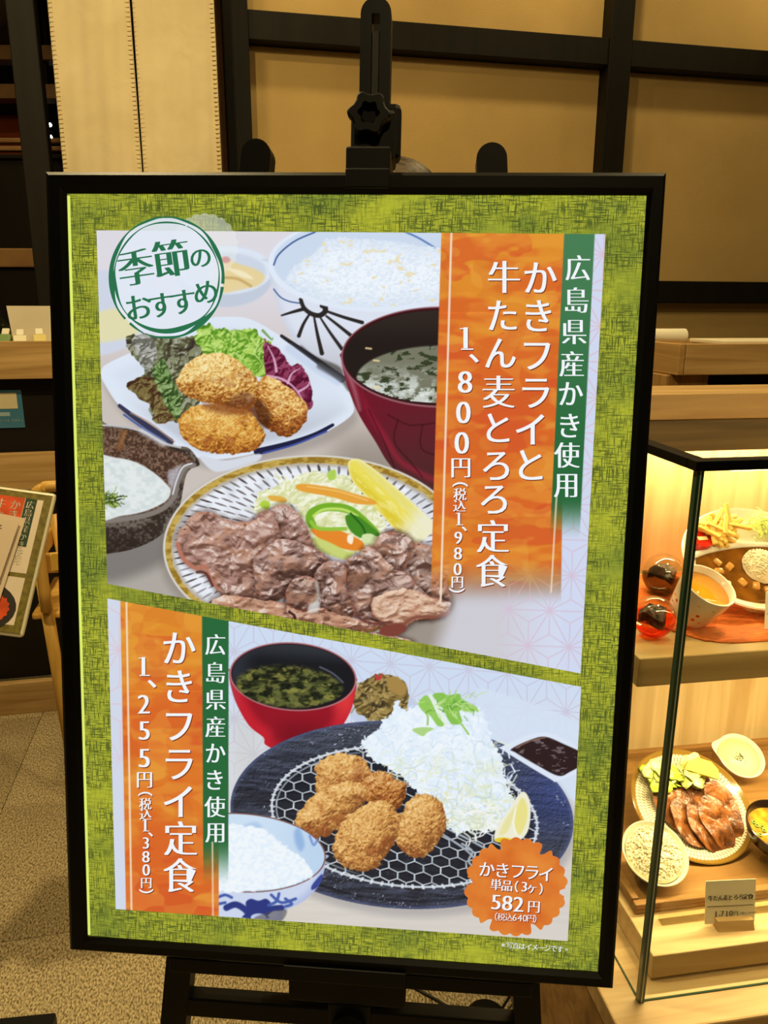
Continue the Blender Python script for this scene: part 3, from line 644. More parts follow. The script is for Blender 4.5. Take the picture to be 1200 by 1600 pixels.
def paint_bottom(X, Y):
    rnd = random.Random(9); cv = Canvas(X, Y, (214, 222, 240)); A = cv.all(); x, y = X, Y
    c = mixc((208, 222, 244), (220, 226, 236), ss(1050, 1180, y)); c = mixc(c, (216, 210, 202), ss(1180, 1330, y))
    c = c * (1 + .05 * (fbm(x / 60, y / 4, 3, 4) - .5) * ss(1300, 1400, y))[..., None]
    cv.put(A, np.ones(X.shape), c)
    q = asanoha(x, y - .08 * (x - 400), 366, 1020, 61, 1.5)
    cv.put(A, q * ss(1290, 1120, y) * .7, (200, 196, 216))
    cv.put(A, ss(170, 150, np.hypot((x - 470) / 1.3, y - 1170)) * .0 + ss(90, 20, np.abs(y - 1165)) * ss(470, 380, x) * ss(340, 380, x) * .35, (196, 190, 178))
    # --- pickles in a small dish
    cv.poly([(548, 1100), (600, 1080), (650, 1096), (660, 1130), (600, 1136), (556, 1128)], (196, 208, 232), soft=3)
    P = [(556, 1082), (566, 1066), (584, 1056), (600, 1052), (620, 1056), (634, 1070), (638, 1090), (636, 1116), (620, 1130), (590, 1126), (564, 1118), (552, 1100)]
    sl, d = leafshade(cv, P, (70, 58, 36), (134, 112, 60), (196, 170, 108), 501, 8, 4)
    for k in range(24):
        a0 = rnd.uniform(556, 632); b0 = rnd.uniform(1070, 1120)
        cv.line([(a0, b0), (a0 + rnd.uniform(-14, 14), b0 + rnd.uniform(-10, 10)), (a0 + rnd.uniform(-24, 24), b0 + rnd.uniform(-16, 16))], rnd.uniform(2.5, 6), rnd.choice([(148, 124, 66), (88, 76, 44), (58, 48, 36), (176, 152, 92)]), a=.7, soft=1.5, w2=2)
    cv.poly([(604, 1060), (622, 1058), (636, 1074), (630, 1086), (610, 1080)], (168, 136, 74), soft=2.5); cv.poly([(586, 1052), (592, 1056), (598, 1051), (594, 1062), (588, 1062)], (196, 60, 62), soft=1)
    # --- red soup bowl
    body = [(359, 1050), (362, 1076), (372, 1104), (390, 1134), (412, 1152), (416, 1164), (450, 1176), (500, 1168), (530, 1140), (548, 1110), (555, 1082), (556, 1068), (540, 1056), (372, 1046)]
    sl, d = cv.poly(body, (182, 30, 46), soft=1)
    xx = X[sl]; yy = Y[sl]; m = ss(1, -1, d)
    c = mixc((150, 26, 40), (196, 36, 50), ss(-26, -6, d)); c = mixc(c, (118, 22, 32), ss(60, 10, np.abs(xx - 470)) * ss(1110, 1150, yy) * .8); c = mixc(c, (226, 62, 62), ss(26, 4, np.abs(xx - 536)) * ss(1140, 1090, yy) * .9); c = mixc(c, (176, 70, 84), ss(382, 362, xx) * .5)
    cv.put(sl, m, c)
    cv.disc(458, 1057, 99.5, 53.5, (176, 120, 126), rot=4, soft=.8); cv.disc(458, 1057, 97, 51.5, (60, 26, 30), rot=4)
    sl, d, u, v = cv.disc(458, 1057, 95, 50, (30, 30, 34), rot=4); xx = X[sl]; yy = Y[sl]
    cv.put(sl, ss(1, -1, d) * ss(-.35, -.95, v) * .55, (66, 72, 80)); cv.put(sl, ss(1, -1, d) * ss(-.55, -.95, u) * .5, (64, 70, 82))
    sl, d, u, v = cv.ell(452, 1073, 83, 33, 4); xx = X[sl]; yy = Y[sl]; g = fbm(xx / 12, yy / 7, 4, 511)
    m = ss(5, -5, d) * (np.hypot((xx - 458) / 94, (yy - 1057) / 49.5) < 1)
    c = mixc((34, 38, 24), (104, 108, 56), ss(.30, .70, g)); c = mixc(c, (150, 146, 70), ss(.6, .75, fbm(xx / 15, yy / 9, 3, 519)) * .7); c = mixc(c, (20, 22, 18), ss(.58, .7, fbm(xx / 10, yy / 5, 3, 523)) * .6)
    cv.put(sl, m, c)
    cv.line([(500, 1042), (520, 1052), (536, 1066)], 2, (130, 140, 156), a=.7, soft=1.5)
    # --- sauce dish (behind the plate rim it overlaps)
    cv.poly([(745, 1090), (765, 1078), (915, 1140), (915, 1245), (860, 1232), (770, 1170), (748, 1140)], (214, 228, 246), soft=2, a=.85)
    # --- black oval plate
    cv.disc(634, 1284, 268, 148, (150, 146, 148), rot=4, a=.5, soft=9)
    sl, d, u, v = cv.disc(628, 1273, 268, 146, (46, 48, 58), rot=4, soft=1); xx = X[sl]; yy = Y[sl]; m = ss(1, -1, d)
    c = mixc((46, 48, 57), (68, 72, 88), ss(.35, .7, fbm(u * 9, v * 30, 3, 531))); c = mixc(c, (66, 78, 132), ss(.35, .95, u) * ss(.45, -.4, v) * .85); c = mixc(c, (92, 98, 112), ss(-.3, -.9, v) * .45)
    c = mixc(c, (84, 90, 106), ss(.55, .95, u) * ss(-.2, .5, v) * .6)
    dif, sp = cv.relief(1.6 * fbm(xx / 3.2, yy / 2.4, 2, 5) + 2 * fbm(u * 9, v * 34, 3, 533), (-.5, -.6, .6), 10)
    c = np.clip(c * (.55 + .45 * dif)[..., None], 0, 1); c = mixc(c, (196, 204, 220), ss(.74, .92, vn(xx / 2.2, yy / 2.0, 6) * (.45 + .65 * vn(xx / 22, yy / 14, 8))) * .7); cv.put(sl, m, c)
    cv.put(sl, m * ss(-7, -1, d) * .6, (86, 96, 140)); cv.put(sl, m * ss(3.2, .8, np.abs(d + 12)) * ss(0, .5, v) * .5, (22, 22, 28))
    sl, d, u, v = cv.ell(628, 1275, 206, 108, 6); cv.put(sl, ss(6, -6, d) * .75, (34, 35, 42))
    # --- wire rack
    sl, d, u, v = cv.ell(632, 1276, 210, 110, 6); xx = X[sl]; yy = Y[sl]
    hx = hexnet(xx / 27.0 + .1 * (fbm(xx / 40, yy / 40, 2, 77) - .5), (yy - .12 * (xx - 600)) / 20.0 * 1.1547 + .12 * (fbm(xx / 30, yy / 30, 2, 78) - .5), .066)
    m = ss(1, -1, d)
    cv.put(sl, np.roll(hx, 2, 0) * m * .6, (14, 14, 18)); cv.put(sl, hx * m * (.72 + .35 * fbm(xx / 14, yy / 14, 2, 79)), (214, 222, 230)); cv.put(sl, ss(2.4, 1.0, np.abs(d + 2.0)) * .95, (210, 218, 226)); cv.put(sl, ss(1.8, .8, np.abs(d + 9)) * ss(-.1, -.6, u) * .7, (176, 186, 198))
    th = np.arctan2(v, u) * 40 / math.pi; cv.put(sl, ss(.17, .08, np.abs(th - np.floor(th) - .5)) * ss(4.2, 3.2, np.abs(d + 2)) * .85, (226, 232, 238))
    for p in ([(690, 1290), (730, 1310), (770, 1332)], [(686, 1300), (726, 1326), (744, 1344)], [(722, 1318), (738, 1330), (732, 1345), (742, 1356)]): cv.line(p, 3.2, (170, 178, 188), soft=1)
    # --- sauce dish front
    cv.poly([(784, 1166), (852, 1144), (915, 1178), (915, 1200), (872, 1220), (858, 1216), (786, 1172)], (222, 232, 248), soft=1)
    sl, d = cv.poly([(799, 1170), (828, 1156), (852, 1151), (880, 1162), (912, 1178), (912, 1192), (890, 1206), (872, 1212), (840, 1196), (806, 1176)], (50, 34, 34), soft=1.2); xx = X[sl]; yy = Y[sl]
    cv.put(sl, ss(1, -3, d) * ss(.60, .72, fbm(xx / 8, yy / 4, 3, 541)) * .6, (150, 136, 140)); cv.line([(806, 1168), (830, 1157), (852, 1152)], 2.2, (150, 112, 90), a=.8)
    # --- shredded cabbage
    P = spl([(568, 1168), (566, 1160), (590, 1140), (596, 1128), (612, 1118), (614, 1102), (622, 1096), (630, 1108), (650, 1104), (668, 1096), (700, 1094), (730, 1100), (750, 1108), (764, 1140), (772, 1164), (786, 1190), (784, 1204), (790, 1220), (800, 1240), (804, 1262), (796, 1284), (776, 1296), (740, 1298), (710, 1300), (690, 1284), (660, 1250), (636, 1220), (606, 1200), (580, 1186)], 5)
    sl, d = cv.sdf(P, 12); xx = X[sl]; yy = Y[sl]; d = d + (fbm(xx / 5, yy / 5, 3, 551) - .5) * 13
    g = fbm(xx / 9, yy / 9, 3, 553)
    c = mixc((226, 240, 253), (238, 247, 255), ss(.3, .7, g)); c = mixc(c, (226, 232, 190), ss(.5, .7, fbm(xx / 12, yy / 10, 3, 557)) * ss(1150, 1250, yy) * .8)
    cv.put(sl, ss(1, -1, d), c)
    for k in range(520):
        a0 = rnd.uniform(0, 1); b0 = rnd.uniform(0, 1); px = 590 + 205 * a0; py = 1108 + 182 * b0
        if (px - 640) < (py - 1200) * .8 - 14 or py < 1180 - (px - 566) * 1.15 or py < 1100 + max(0, px - 735) * 1.9: continue
        an = rnd.uniform(0, 6.28); l = rnd.uniform(14, 32); bnd = rnd.uniform(-1, 1)
        p = [(px, py), (px + .5 * l * math.cos(an), py + .5 * l * math.sin(an)), (px + l * math.cos(an + bnd), py + l * math.sin(an + bnd))]
        cc = rnd.choice([(238, 247, 255), (228, 240, 252), (248, 252, 255), (206, 222, 238), (214, 228, 242), (222, 230, 196) if b0 > .35 else (216, 230, 244), (196, 212, 222) if b0 > .5 else (240, 248, 255), (234, 238, 206) if b0 > .3 else (246, 250, 255)])
        cv.line(p, rnd.uniform(1.2, 2.4), cc, a=.55 + .4 * b0, n=4)
    for k in range(70):
        px = min(max(rnd.gauss(735, 34), 690), 785); py = rnd.gauss(1276, 14)
        an = rnd.uniform(0, 6.28); l = rnd.uniform(14, 34)
        cv.line([(px, py), (px + .5 * l * math.cos(an), py + .4 * l * math.sin(an)), (px + l * math.cos(an + .5), py + .7 * l * math.sin(an + .5))], rnd.uniform(1.6, 3), rnd.choice([(236, 240, 226), (214, 222, 196), (246, 248, 244)]), a=.9, n=4)
    for k in range(30):
        px = rnd.choice([rnd.uniform(566, 616), rnd.uniform(770, 800)]); py = rnd.uniform(1100, 1190) if px < 640 else rnd.uniform(1170, 1240)
        if px < 640: py = max(py, 1170 - (px - 566) * 1.2)
        an = rnd.uniform(0, 6.28); l = rnd.uniform(6, 14); cv.line([(px, py), (px + l * math.cos(an), py + l * math.sin(an))], 2.2, (228, 240, 252))
    gr = [(132, 190, 74), (170, 212, 110), (96, 158, 56), (196, 226, 150)]
    cv.poly([(676, 1086), (690, 1082), (700, 1086), (718, 1084), (722, 1092), (746, 1106), (736, 1112), (718, 1110), (722, 1128), (708, 1132), (700, 1124), (690, 1104)], (138, 196, 84), soft=1.2)
    cv.poly([(654, 1098), (666, 1086), (676, 1100), (684, 1118), (694, 1132), (684, 1134), (672, 1118), (660, 1110)], (150, 204, 92), soft=1.2)
    cv.line([(672, 1086), (684, 1108), (698, 1132)], 4, (232, 242, 224), soft=1); cv.disc(704, 1104, 6, 5, (108, 170, 66)); cv.line([(706, 1114), (720, 1130), (732, 1147)], 3, (160, 206, 100)); cv.line([(660, 1108), (668, 1118), (668, 1132)], 3.2, (160, 206, 110))
    cv.poly([(644, 1140), (660, 1136), (678, 1138), (668, 1144), (660, 1150)], (176, 214, 132), soft=1.2)
    tuft(cv, rnd, 694, 1104, 40, (20, 8), 16, 1.8, gr, .4, 1.4); tuft(cv, rnd, 728, 1104, 10, (6, 3), 14, 2, gr, .3, .5)
    # --- lemon wedge
    sl, d = cv.poly([(814, 1238), (824, 1242), (829, 1262), (827, 1290), (820, 1306), (808, 1314), (786, 1316), (772, 1312), (778, 1290), (796, 1262)], (240, 238, 214), soft=1); xx = X[sl]; yy = Y[sl]
    cv.poly([(816, 1246), (824, 1262), (822, 1286), (812, 1304), (804, 1290), (806, 1266)], (236, 226, 140), soft=2); cv.poly([(806, 1258), (800, 1282), (792, 1300), (780, 1304), (788, 1284)], (232, 226, 150), soft=2.5, a=.8); cv.poly([(772, 1312), (786, 1308), (802, 1312), (790, 1318)], (232, 202, 44), soft=1.2)
    cv.line([(806, 1262), (802, 1286), (806, 1304)], 2, (250, 250, 240), soft=1.2)
    # --- fried oysters
    def hedge(cx, cy, rx, ry, rot, n=14, sd=0):
        r2 = random.Random(sd); o = []
        for k in range(n):
            t = 2 * math.pi * k / n; q = 1 + r2.uniform(-.05, .05); a = rx * q * math.cos(t); b = ry * q * math.sin(t); r = math.radians(rot)
            o.append((cx + a * math.cos(r) - b * math.sin(r), cy + a * math.sin(r) + b * math.cos(r)))
        return o
    kw = dict(light=(236, 190, 116), mid=(202, 144, 78), dark=(134, 84, 44), rough=4.5)
    crumb(cv, [(493, 1216), (495, 1196), (512, 1180), (534, 1177), (560, 1182), (576, 1196), (583, 1210), (574, 1230), (540, 1240), (506, 1246), (494, 1238)], 601, **kw)
    crumb(cv, [(566, 1222), (580, 1208), (604, 1206), (618, 1216), (634, 1224), (634, 1240), (624, 1262), (600, 1258), (572, 1250)], 611, light=(222, 170, 104), mid=(184, 116, 56), dark=(112, 62, 30), rough=4.5)
    crumb(cv, [(460, 1284), (472, 1262), (494, 1240), (520, 1226), (548, 1220), (570, 1230), (574, 1246), (552, 1268), (530, 1292), (512, 1306), (488, 1308), (466, 1296)], 621, **kw)
    crumb(cv, [(628, 1270), (640, 1250), (660, 1240), (682, 1246), (696, 1268), (697, 1290), (682, 1318), (658, 1340), (634, 1334), (620, 1316), (620, 1292)], 631, **kw)
    cv.poly([(536, 1286), (560, 1256), (572, 1262), (546, 1310), (530, 1320)], (80, 44, 26), a=.5, soft=6)
    crumb(cv, [(520, 1330), (524, 1308), (536, 1282), (556, 1264), (590, 1250), (614, 1258), (626, 1282), (620, 1310), (602, 1336), (588, 1356), (558, 1360), (530, 1348)], 641, light=(238, 194, 120), mid=(206, 148, 80), dark=(134, 84, 44), rough=4.5)
    # --- rice bowl
    body = [(330, 1385), (350, 1330), (500, 1334), (508, 1344), (506, 1362), (496, 1386), (474, 1408), (444, 1424), (438, 1440), (400, 1450), (330, 1450)]
    sl, d = cv.poly(body, (206, 216, 240), soft=1); xx = X[sl]; yy = Y[sl]; m = ss(1, -1, d)
    cv.put(sl, m * ss(-16, 0, d) * .45, (150, 166, 214))
    nv = (46, 58, 128)
    cv.poly([(384, 1410), (392, 1404), (404, 1407), (416, 1404), (424, 1412), (420, 1422), (412, 1428), (420, 1434), (380, 1434), (386, 1424)], nv, soft=1.5); cv.line([(354, 1418), (368, 1413), (382, 1420), (392, 1432)], 10, nv, soft=1.5); cv.line([(412, 1430), (424, 1420), (440, 1418)], 9, nv, soft=1.5); cv.disc(404, 1433, 12, 6, (196, 206, 236), soft=1.5)
    for p in ([(424, 1398), (440, 1410), (462, 1404)], [(436, 1396), (432, 1408), (420, 1414)], [(446, 1404), (456, 1412), (446, 1416)], [(340, 1402), (352, 1398), (362, 1402)], [(342, 1412), (352, 1410)]): cv.line(p, 4.5, (72, 96, 172), soft=1.3)
    cv.poly([(488, 1382), (502, 1366), (504, 1372), (496, 1386), (487, 1390)], (58, 72, 150), soft=1.5); cv.poly([(400, 1432), (446, 1420), (438, 1440), (400, 1444)], (80, 74, 78), soft=2, a=.6)
    cv.disc(374, 1332, 135.5, 62, (128, 92, 84), rot=3.5, soft=.8); sl, d, u, v = cv.disc(374, 1332, 133, 60, (206, 226, 246), rot=3.5, soft=.8)
    cv.put(sl, ss(1, -1, d) * ss(.2, 1, u) * .6, (180, 206, 236))
    cv.poly([(460, 1300), (468, 1294), (476, 1318), (470, 1330), (462, 1318)], (150, 184, 226), soft=4); cv.line([(484, 1306), (490, 1320), (496, 1312)], 3, (112, 142, 206), soft=2); cv.poly([(380, 1290), (400, 1284), (410, 1294), (390, 1300)], (180, 206, 238), soft=4)
    P = spl([(330, 1300), (352, 1286), (376, 1290), (402, 1292), (424, 1304), (444, 1320), (468, 1336), (488, 1362), (482, 1372), (450, 1384), (410, 1390), (330, 1388)], 5)
    sl, d = cv.sdf(P, 8); xx = X[sl]; yy = Y[sl]; d = d + (fbm(xx / 6, yy / 6, 2, 651) - .5) * 7
    cv.put(sl, ss(2, -2, d), mixc((230, 242, 253), (243, 250, 255), ss(.3, .6, fbm(xx / 5, yy / 4, 3, 653))))
    # --- orange and green bands, left
    sl, d = cv.poly([(150, 900), (190, 900), (199, 1440), (160, 1440)], (212, 219, 236), smooth=False); xx = X[sl]; yy = Y[sl]
    q = asanoha(xx - .01 * (yy - 1015), yy, 187, 1015, 98, 1.4); cv.put(sl, q * ss(1, -1, d) * ss(1230, 1150, yy) * .8, (226, 196, 208))
    orange_panel(cv, [(187.5, 900), (316, 900), (318, 1300), (332, 1310), (342, 1310), (342, 1450), (197.5, 1450)], None, 1079, 740)
    cv.line([(197.6, 930), (206, 1440)], 2.8, (246, 226, 200), a=.9, smooth=False)
    green_band(cv, [(315.5, 930), (357.5, 930), (357, 1395), (318, 1395)], (1308, 1388))
    cv.line([(332, 1316), (333, 1440)], 2.4, (246, 222, 190), a=.8, smooth=False)
    return cv.img
# ------------------------------------------------------------------ room shell
YAW = math.radians(12.0)
BX = np.array([math.cos(YAW), math.sin(YAW), 0]); BY = np.array([-math.sin(YAW), math.cos(YAW), 0])
load_glyphs('広島県産かき使用フライと牛たん麦ろ定食1、8023456789円税込（）単品ヶ※写真はイメージです。季節のおめすチキン南蛮,N_FreWiF', [-.014, -.003])

# floor of carpet tiles
def carpet(name, c1, c2, ang):
    m, nt, b = nodes(name); b.inputs['Roughness'].default_value = .95; b.inputs['Specular IOR Level'].default_value = .1
    tc = nt.nodes.new('ShaderNodeTexCoord'); mp = nt.nodes.new('ShaderNodeMapping'); mp.inputs['Scale'].default_value = (260, 130, 130); mp.inputs['Rotation'].default_value = (0, 0, ang); nt.links.new(tc.outputs['Object'], mp.inputs[0])
    n = nt.nodes.new('ShaderNodeTexNoise'); n.inputs['Scale'].default_value = 1; n.inputs['Detail'].default_value = 3; nt.links.new(mp.outputs[0], n.inputs['Vector'])
    r = nt.nodes.new('ShaderNodeValToRGB'); e = r.color_ramp.elements; e[0].position = .36; e[1].position = .62; e[0].color = L4(c1); e[1].color = L4(c2); nt.links.new(n.outputs['Fac'], r.inputs[0])
    n2 = nt.nodes.new('ShaderNodeTexNoise'); n2.inputs['Scale'].default_value = 4; nt.links.new(tc.outputs['Object'], n2.inputs['Vector'])
    mx = nt.nodes.new('ShaderNodeMixRGB'); mx.blend_type = 'MULTIPLY'; mx.inputs[0].default_value = .35; nt.links.new(r.outputs[0], mx.inputs[1]); nt.links.new(n2.outputs['Fac'], mx.inputs[2]); nt.links.new(mx.outputs[0], b.inputs['Base Color'])
    bp = nt.nodes.new('ShaderNodeBump'); bp.inputs['Strength'].default_value = .5; bp.inputs['Distance'].default_value = .003; nt.links.new(n.outputs['Fac'], bp.inputs['Height']); nt.links.new(bp.outputs[0], b.inputs['Normal'])
    return m
M_CARP = [carpet('tan_carpet', (124, 105, 72), (228, 208, 164), .5), carpet('tan_carpet_turned', (114, 96, 65), (212, 192, 150), 2.0)]
fl = struct('floor', (0, 0, 0), YAW)
obj('floor_slab', G().box(-4.5, 4.5, -2.2, 6.6, -.06, -.005), M_DARK, fl)
TS = .54; s0 = float(np.array([-1.143, 1.985, 0]) @ BX); t0 = float(np.array([-1.143, 1.985, 0]) @ BY)
tg = G().bbox(.0008, TS - .0008, .0008, TS - .0008, -.005, 0, .0012, seg=1)
sx0 = float(np.array([-1.129, 1.955, 0]) @ BX)
base_t = [obj('floor_tile', tg, m, fl, M=T(0, 0, -5)) for m in M_CARP]
first = [True, True]
for i in range(-5, 8):
    for j in range(-7, 8):
        k = (i + j) % 2; Mx = T(sx0 + i * TS, t0 + j * TS, 0)
        if first[k]: base_t[k].matrix_local = Mx; first[k] = False
        else: like(base_t[k], fl, Mx)

# back wall: beige panels behind dark posts and beams
WP = at_y(395, 270, 3.3)
def wall_st(px, py):
    p = on_plane(px, py, WP, BY); return float((p - WP) @ BX), float(p[2])
wb = struct('wall_back', (WP[0], WP[1], 0), YAW)
obj('wall_backing', G().box(-.16, 3.6, .03, .1, 0, CEIL), M_DARK, wb)
sL0, sL1 = wall_st(348, 60)[0], 0.0
sR0, sR1 = wall_st(935, 150)[0], wall_st(969, 150)[0]
zb0, zb1 = wall_st(395, 71)[1], wall_st(395, 25)[1]
zc0, zc1 = wall_st(1100, 473)[1], wall_st(1100, 440.5)[1]
rows = [(.12, zc0), (zc1, zb0), (zb1, CEIL)]
cols = [(sL1, sR0), (sR1, sR1 + .95), (sR1 + 1.05, 3.6)]
for (a, b_) in cols:
    for (c_, d_) in rows:
        obj('wall_panel', G().bbox(a + .001, b_ - .001, 0, .03, c_ + .001, d_ - .001, .002), M_PLASTER, wb)
        obj('panel_liner', G().box(a, a + .012, -.012, 0, c_, d_).box(b_ - .012, b_, -.012, 0, c_, d_), M_DARKWOOD, wb) if False else None
for (a, b_) in ((sL0, sL1), (sR0, sR1), (sR1 + .95, sR1 + 1.05)):
    obj('post', G().bbox(a, b_, -.075, .03, 0, CEIL, .003), M_DARKWOOD, wb)
for (a, b_) in cols:
    for (c_, d_) in ((zb0, zb1), (zc0, zc1), (0, .12)):
        obj('beam', G().bbox(a, b_, -.07, .03, c_, d_, .003), M_DARKWOOD, wb)
# jamb beside the post
M_JAMB = wood('warm_wood_jamb', (120, 84, 44), (150, 108, 60), 2)
obj('door_jamb', G().bbox(sL0 - .045, sL0 - .001, -.02, .06, 0, CEIL, .004), M_JAMB, wb)

cl = struct('ceiling', (0, 0, 0), YAW)
M_CEIL = mat('cream_ceiling', (190, 168, 128), .9, var=.02)
obj('ceiling_board', G().box(-4.5, 4.5, -2.2, 6.6, CEIL, CEIL + .05), M_CEIL, cl)
M_LAMP = glow('lit_lamp_lens', (255, 226, 170), 6)
for k, ((lx, ly), pw) in enumerate(DOWNLIGHTS):
    d = thing('ceiling_downlight', 'recessed round ceiling downlight with a white trim ring', 'ceiling light', (lx, ly, CEIL), 0, 'downlights in the ceiling')
    smooth_by_angle(obj('trim_ring', G().lathe([(.046, -.004), (.062, -.006), (.066, -.002), (.066, 0), (.046, 0), (.046, -.004)], 32, cap=False), M_WHITEC, d))
    obj('lens', G().lathe([(.046, -.0025), (.046, -.0005)], 24), M_LAMP, d)

# side and rear enclosure of the room beyond
M_DARKWALL = mat('dark_brown_wall', (40, 28, 18), .8, var=.1)
ws = struct('wall_far', (0, 0, 0), YAW)
obj('wall_board', G().box(-4.5, sL0 + float(WP @ BX) - .05, 6.4, 6.5, 0, CEIL), M_DARKWALL, ws)
wl = struct('wall_left', (0, 0, 0), YAW)
obj('wall_board', G().box(-4.5, -4.4, -2.2, 6.4, 0, CEIL), M_DARKWALL, wl)

# timber post beside the doorway
pl_, pr_ = at_y(26, 170, 2.95), at_y(66, 170, 2.95)
dp = struct('trim_1', (float(pl_[0]), 2.95, 0), YAW)
obj('post', G().bbox(0, float(pr_[0] - pl_[0]), 0, .08, 0, CEIL, .003), M_DARKWOOD, dp)

# ------------------------------------------------------------------ back room, seen past the post
def slab(name, px0, py0, px1, py1, Y, depth, m, label, cat, group=None, b=.004):
    a = at_y(px0, py1, Y); c = at_y(px1, py0, Y); cx = float((a[0] + c[0]) / 2)
    o = thing(name, label, cat, (cx, Y, float(a[2])), 0, group)
    h = float(c[2] - a[2]); wd = float(c[0] - a[0]) / 2
    obj('body', G().bbox(-wd, wd, 0, depth, 0, h, b), m, o); return o, wd, h
M_ORANGE = mat('orange_painted_wall', (150, 62, 18), .8, var=.06)
M_BEAMW = mat('tan_timber', (150, 110, 62), .6, var=.08)
o, wd, h = slab('orange_wall_panel', -170, 180, 60, 420, 5.2, .06, M_ORANGE, 'dark orange painted wall panel at the far left back', 'wall panel')
obj('plinth', G().box(-wd, wd, .0, .06, -float(o.location.z), -.002), M_DARK, o)
for q, (a, b_) in enumerate(((70, 92), (131, 153))):
    o, wd, h = slab('ceiling_beam', -200, a, 95, b_, 4.9, .12, M_BEAMW, ['tan ceiling beam nearest the ceiling, left of the curtain', 'tan ceiling beam below another one, left of the curtain'][q], 'beam', 'beams of the back room')
    for e in (-1, 1): obj('hanger', G().box(e * wd * .8 - .02, e * wd * .8 + .02, .04, .08, h, CEIL - float(o.location.z)), M_DARK, o)
o, wd, h = slab('bench_seat', -200, 388, 66, 417, 3.6, .34, M_BEAMW, 'plain tan ledge of a bench left of the tall sign', 'bench', b=.006)
obj('bench_base', G().box(-wd, wd, .02, .34, -float(o.location.z), -.001), M_DARK, o)
bk = obj('backrest', G().bbox(-wd, wd, .35, .39, h * 0 - .02, h + .42, .01), M_DARK, o)
for k in range(3): obj('slat', G().bbox(-wd, wd, .34, .395, h + .425 + k * .035, h + .445 + k * .035, .004), M_BEAMW if k else M_DARK, o)
for (px, py) in ((78, 195), (79, 214)):
    p = at_y(px, py, 5.6); d = thing('spot_lamp', 'tiny bright spot lamp glowing in the dark gap left of the curtain', 'lamp', tuple(p), 0, 'spot lamps in the back room')
    obj('housing', G().lathe([(.0, .07), (.03, .06), (.034, 0), (.026, -.002)], 18), M_BLACKP, d, M=RX(-70)); obj('lens', G().lathe([(.0, -.004), (.013, -.004), (.013, -.002)], 14), glow('spot_lens', (255, 250, 235), 14), d, M=RX(-70))
    obj('stem', G().tube([(0, .02, .03), (0, .06 if py < 200 else .22, .03), (0, .06 if py < 200 else .22, CEIL - float(p[2]))], .006, 8), M_BLACKP, d)

# ------------------------------------------------------------------ linen door curtain
CUR_Y = 3.0
def cloth_mat():
    m, nt, b = nodes('cream_linen'); b.inputs['Roughness'].default_value = .9; b.inputs['Specular IOR Level'].default_value = .1; b.inputs['Base Color'].default_value = L4((232, 214, 170))
    tc = nt.nodes.new('ShaderNodeTexCoord'); n = nt.nodes.new('ShaderNodeTexNoise'); n.inputs['Scale'].default_value = 7; n.inputs['Detail'].default_value = 6; n.inputs['Distortion'].default_value = .4; nt.links.new(tc.outputs['Object'], n.inputs['Vector'])
    r = nt.nodes.new('ShaderNodeValToRGB'); r.color_ramp.elements[0].color = L4((214, 194, 148)); r.color_ramp.elements[1].color = L4((240, 224, 184)); nt.links.new(n.outputs['Fac'], r.inputs[0]); nt.links.new(r.outputs[0], b.inputs['Base Color'])
    bp = nt.nodes.new('ShaderNodeBump'); bp.inputs['Strength'].default_value = .5; bp.inputs['Distance'].default_value = .012; nt.links.new(n.outputs['Fac'], bp.inputs['Height']); nt.links.new(bp.outputs[0], b.inputs['Normal']); return m
M_LINEN = cloth_mat()
c0 = at_y(88, 140, CUR_Y); c1 = at_y(214.5, 140, CUR_Y); c2 = at_y(340, 140, CUR_Y)
cur = thing('door_curtain', 'cream linen door curtain in two hanging halves with ribbed stitched edges', 'curtain', (float(c0[0]), CUR_Y, 1.0), 0)
zt = CEIL - .12 - 1.0
rod_x1 = float(c2[0] - c0[0])
obj('rod', G().tube([(-.08, 0, zt + .03), (rod_x1 + .08, 0, zt + .03)], .012, 12), M_DARKWOOD, cur, smooth=True)
for e in (-.05, rod_x1 + .05): obj('rod_bracket', G().box(e - .01, e + .01, -.01, .01, zt + .03, zt + .125), M_DARKWOOD, cur)
for k, (a, b_) in enumerate(((0, float(c1[0] - c0[0]) - .004), (float(c1[0] - c0[0]) + .004, rod_x1))):
    nx, nz = 40, 60; g = G(); V = []; F = []
    for j in range(nz + 1):
        for i in range(nx + 1):
            u = i / nx; v = j / nz; x = a + (b_ - a) * u
            y = .012 * math.sin(5.0 * u + 2.6 * v + k * 2) * (.4 + .6 * v) + .006 * math.sin(11 * u - 7 * v + k) * v + .0015 * math.sin(31 * u + 9 * v)
            V.append((x + .01 * v * (-1 if k == 0 else 0) * (1 - u), y, zt + .03 - (zt + .03 + .12) * v))
    for j in range(nz):
        for i in range(nx): q = j * (nx + 1) + i; F.append((q, q + 1, q + nx + 2, q + nx + 1))
    g.add(V, F); hp = obj('curtain_half', g, M_LINEN, cur, smooth=True); md = hp.modifiers.new('thick', 'SOLIDIFY'); md.thickness = .0015
    for e in (0, 1):        # ribbed hems
        hg = G(); n = 150
        for j in range(n):
            v = (j + .5) / n; q = V[int(v * nz) * (nx + 1) + (nx if e else 0)]; z = zt + .03 - (zt + .15) * v
            hg.box(q[0] - (.016 if e else -.002), q[0] - (.002 if e else -.016), q[1] - .0045, q[1] + .001, z - .0035, z + .0035)
        obj('stitched_hem', hg, M_LINEN, hp, kind='stuff')
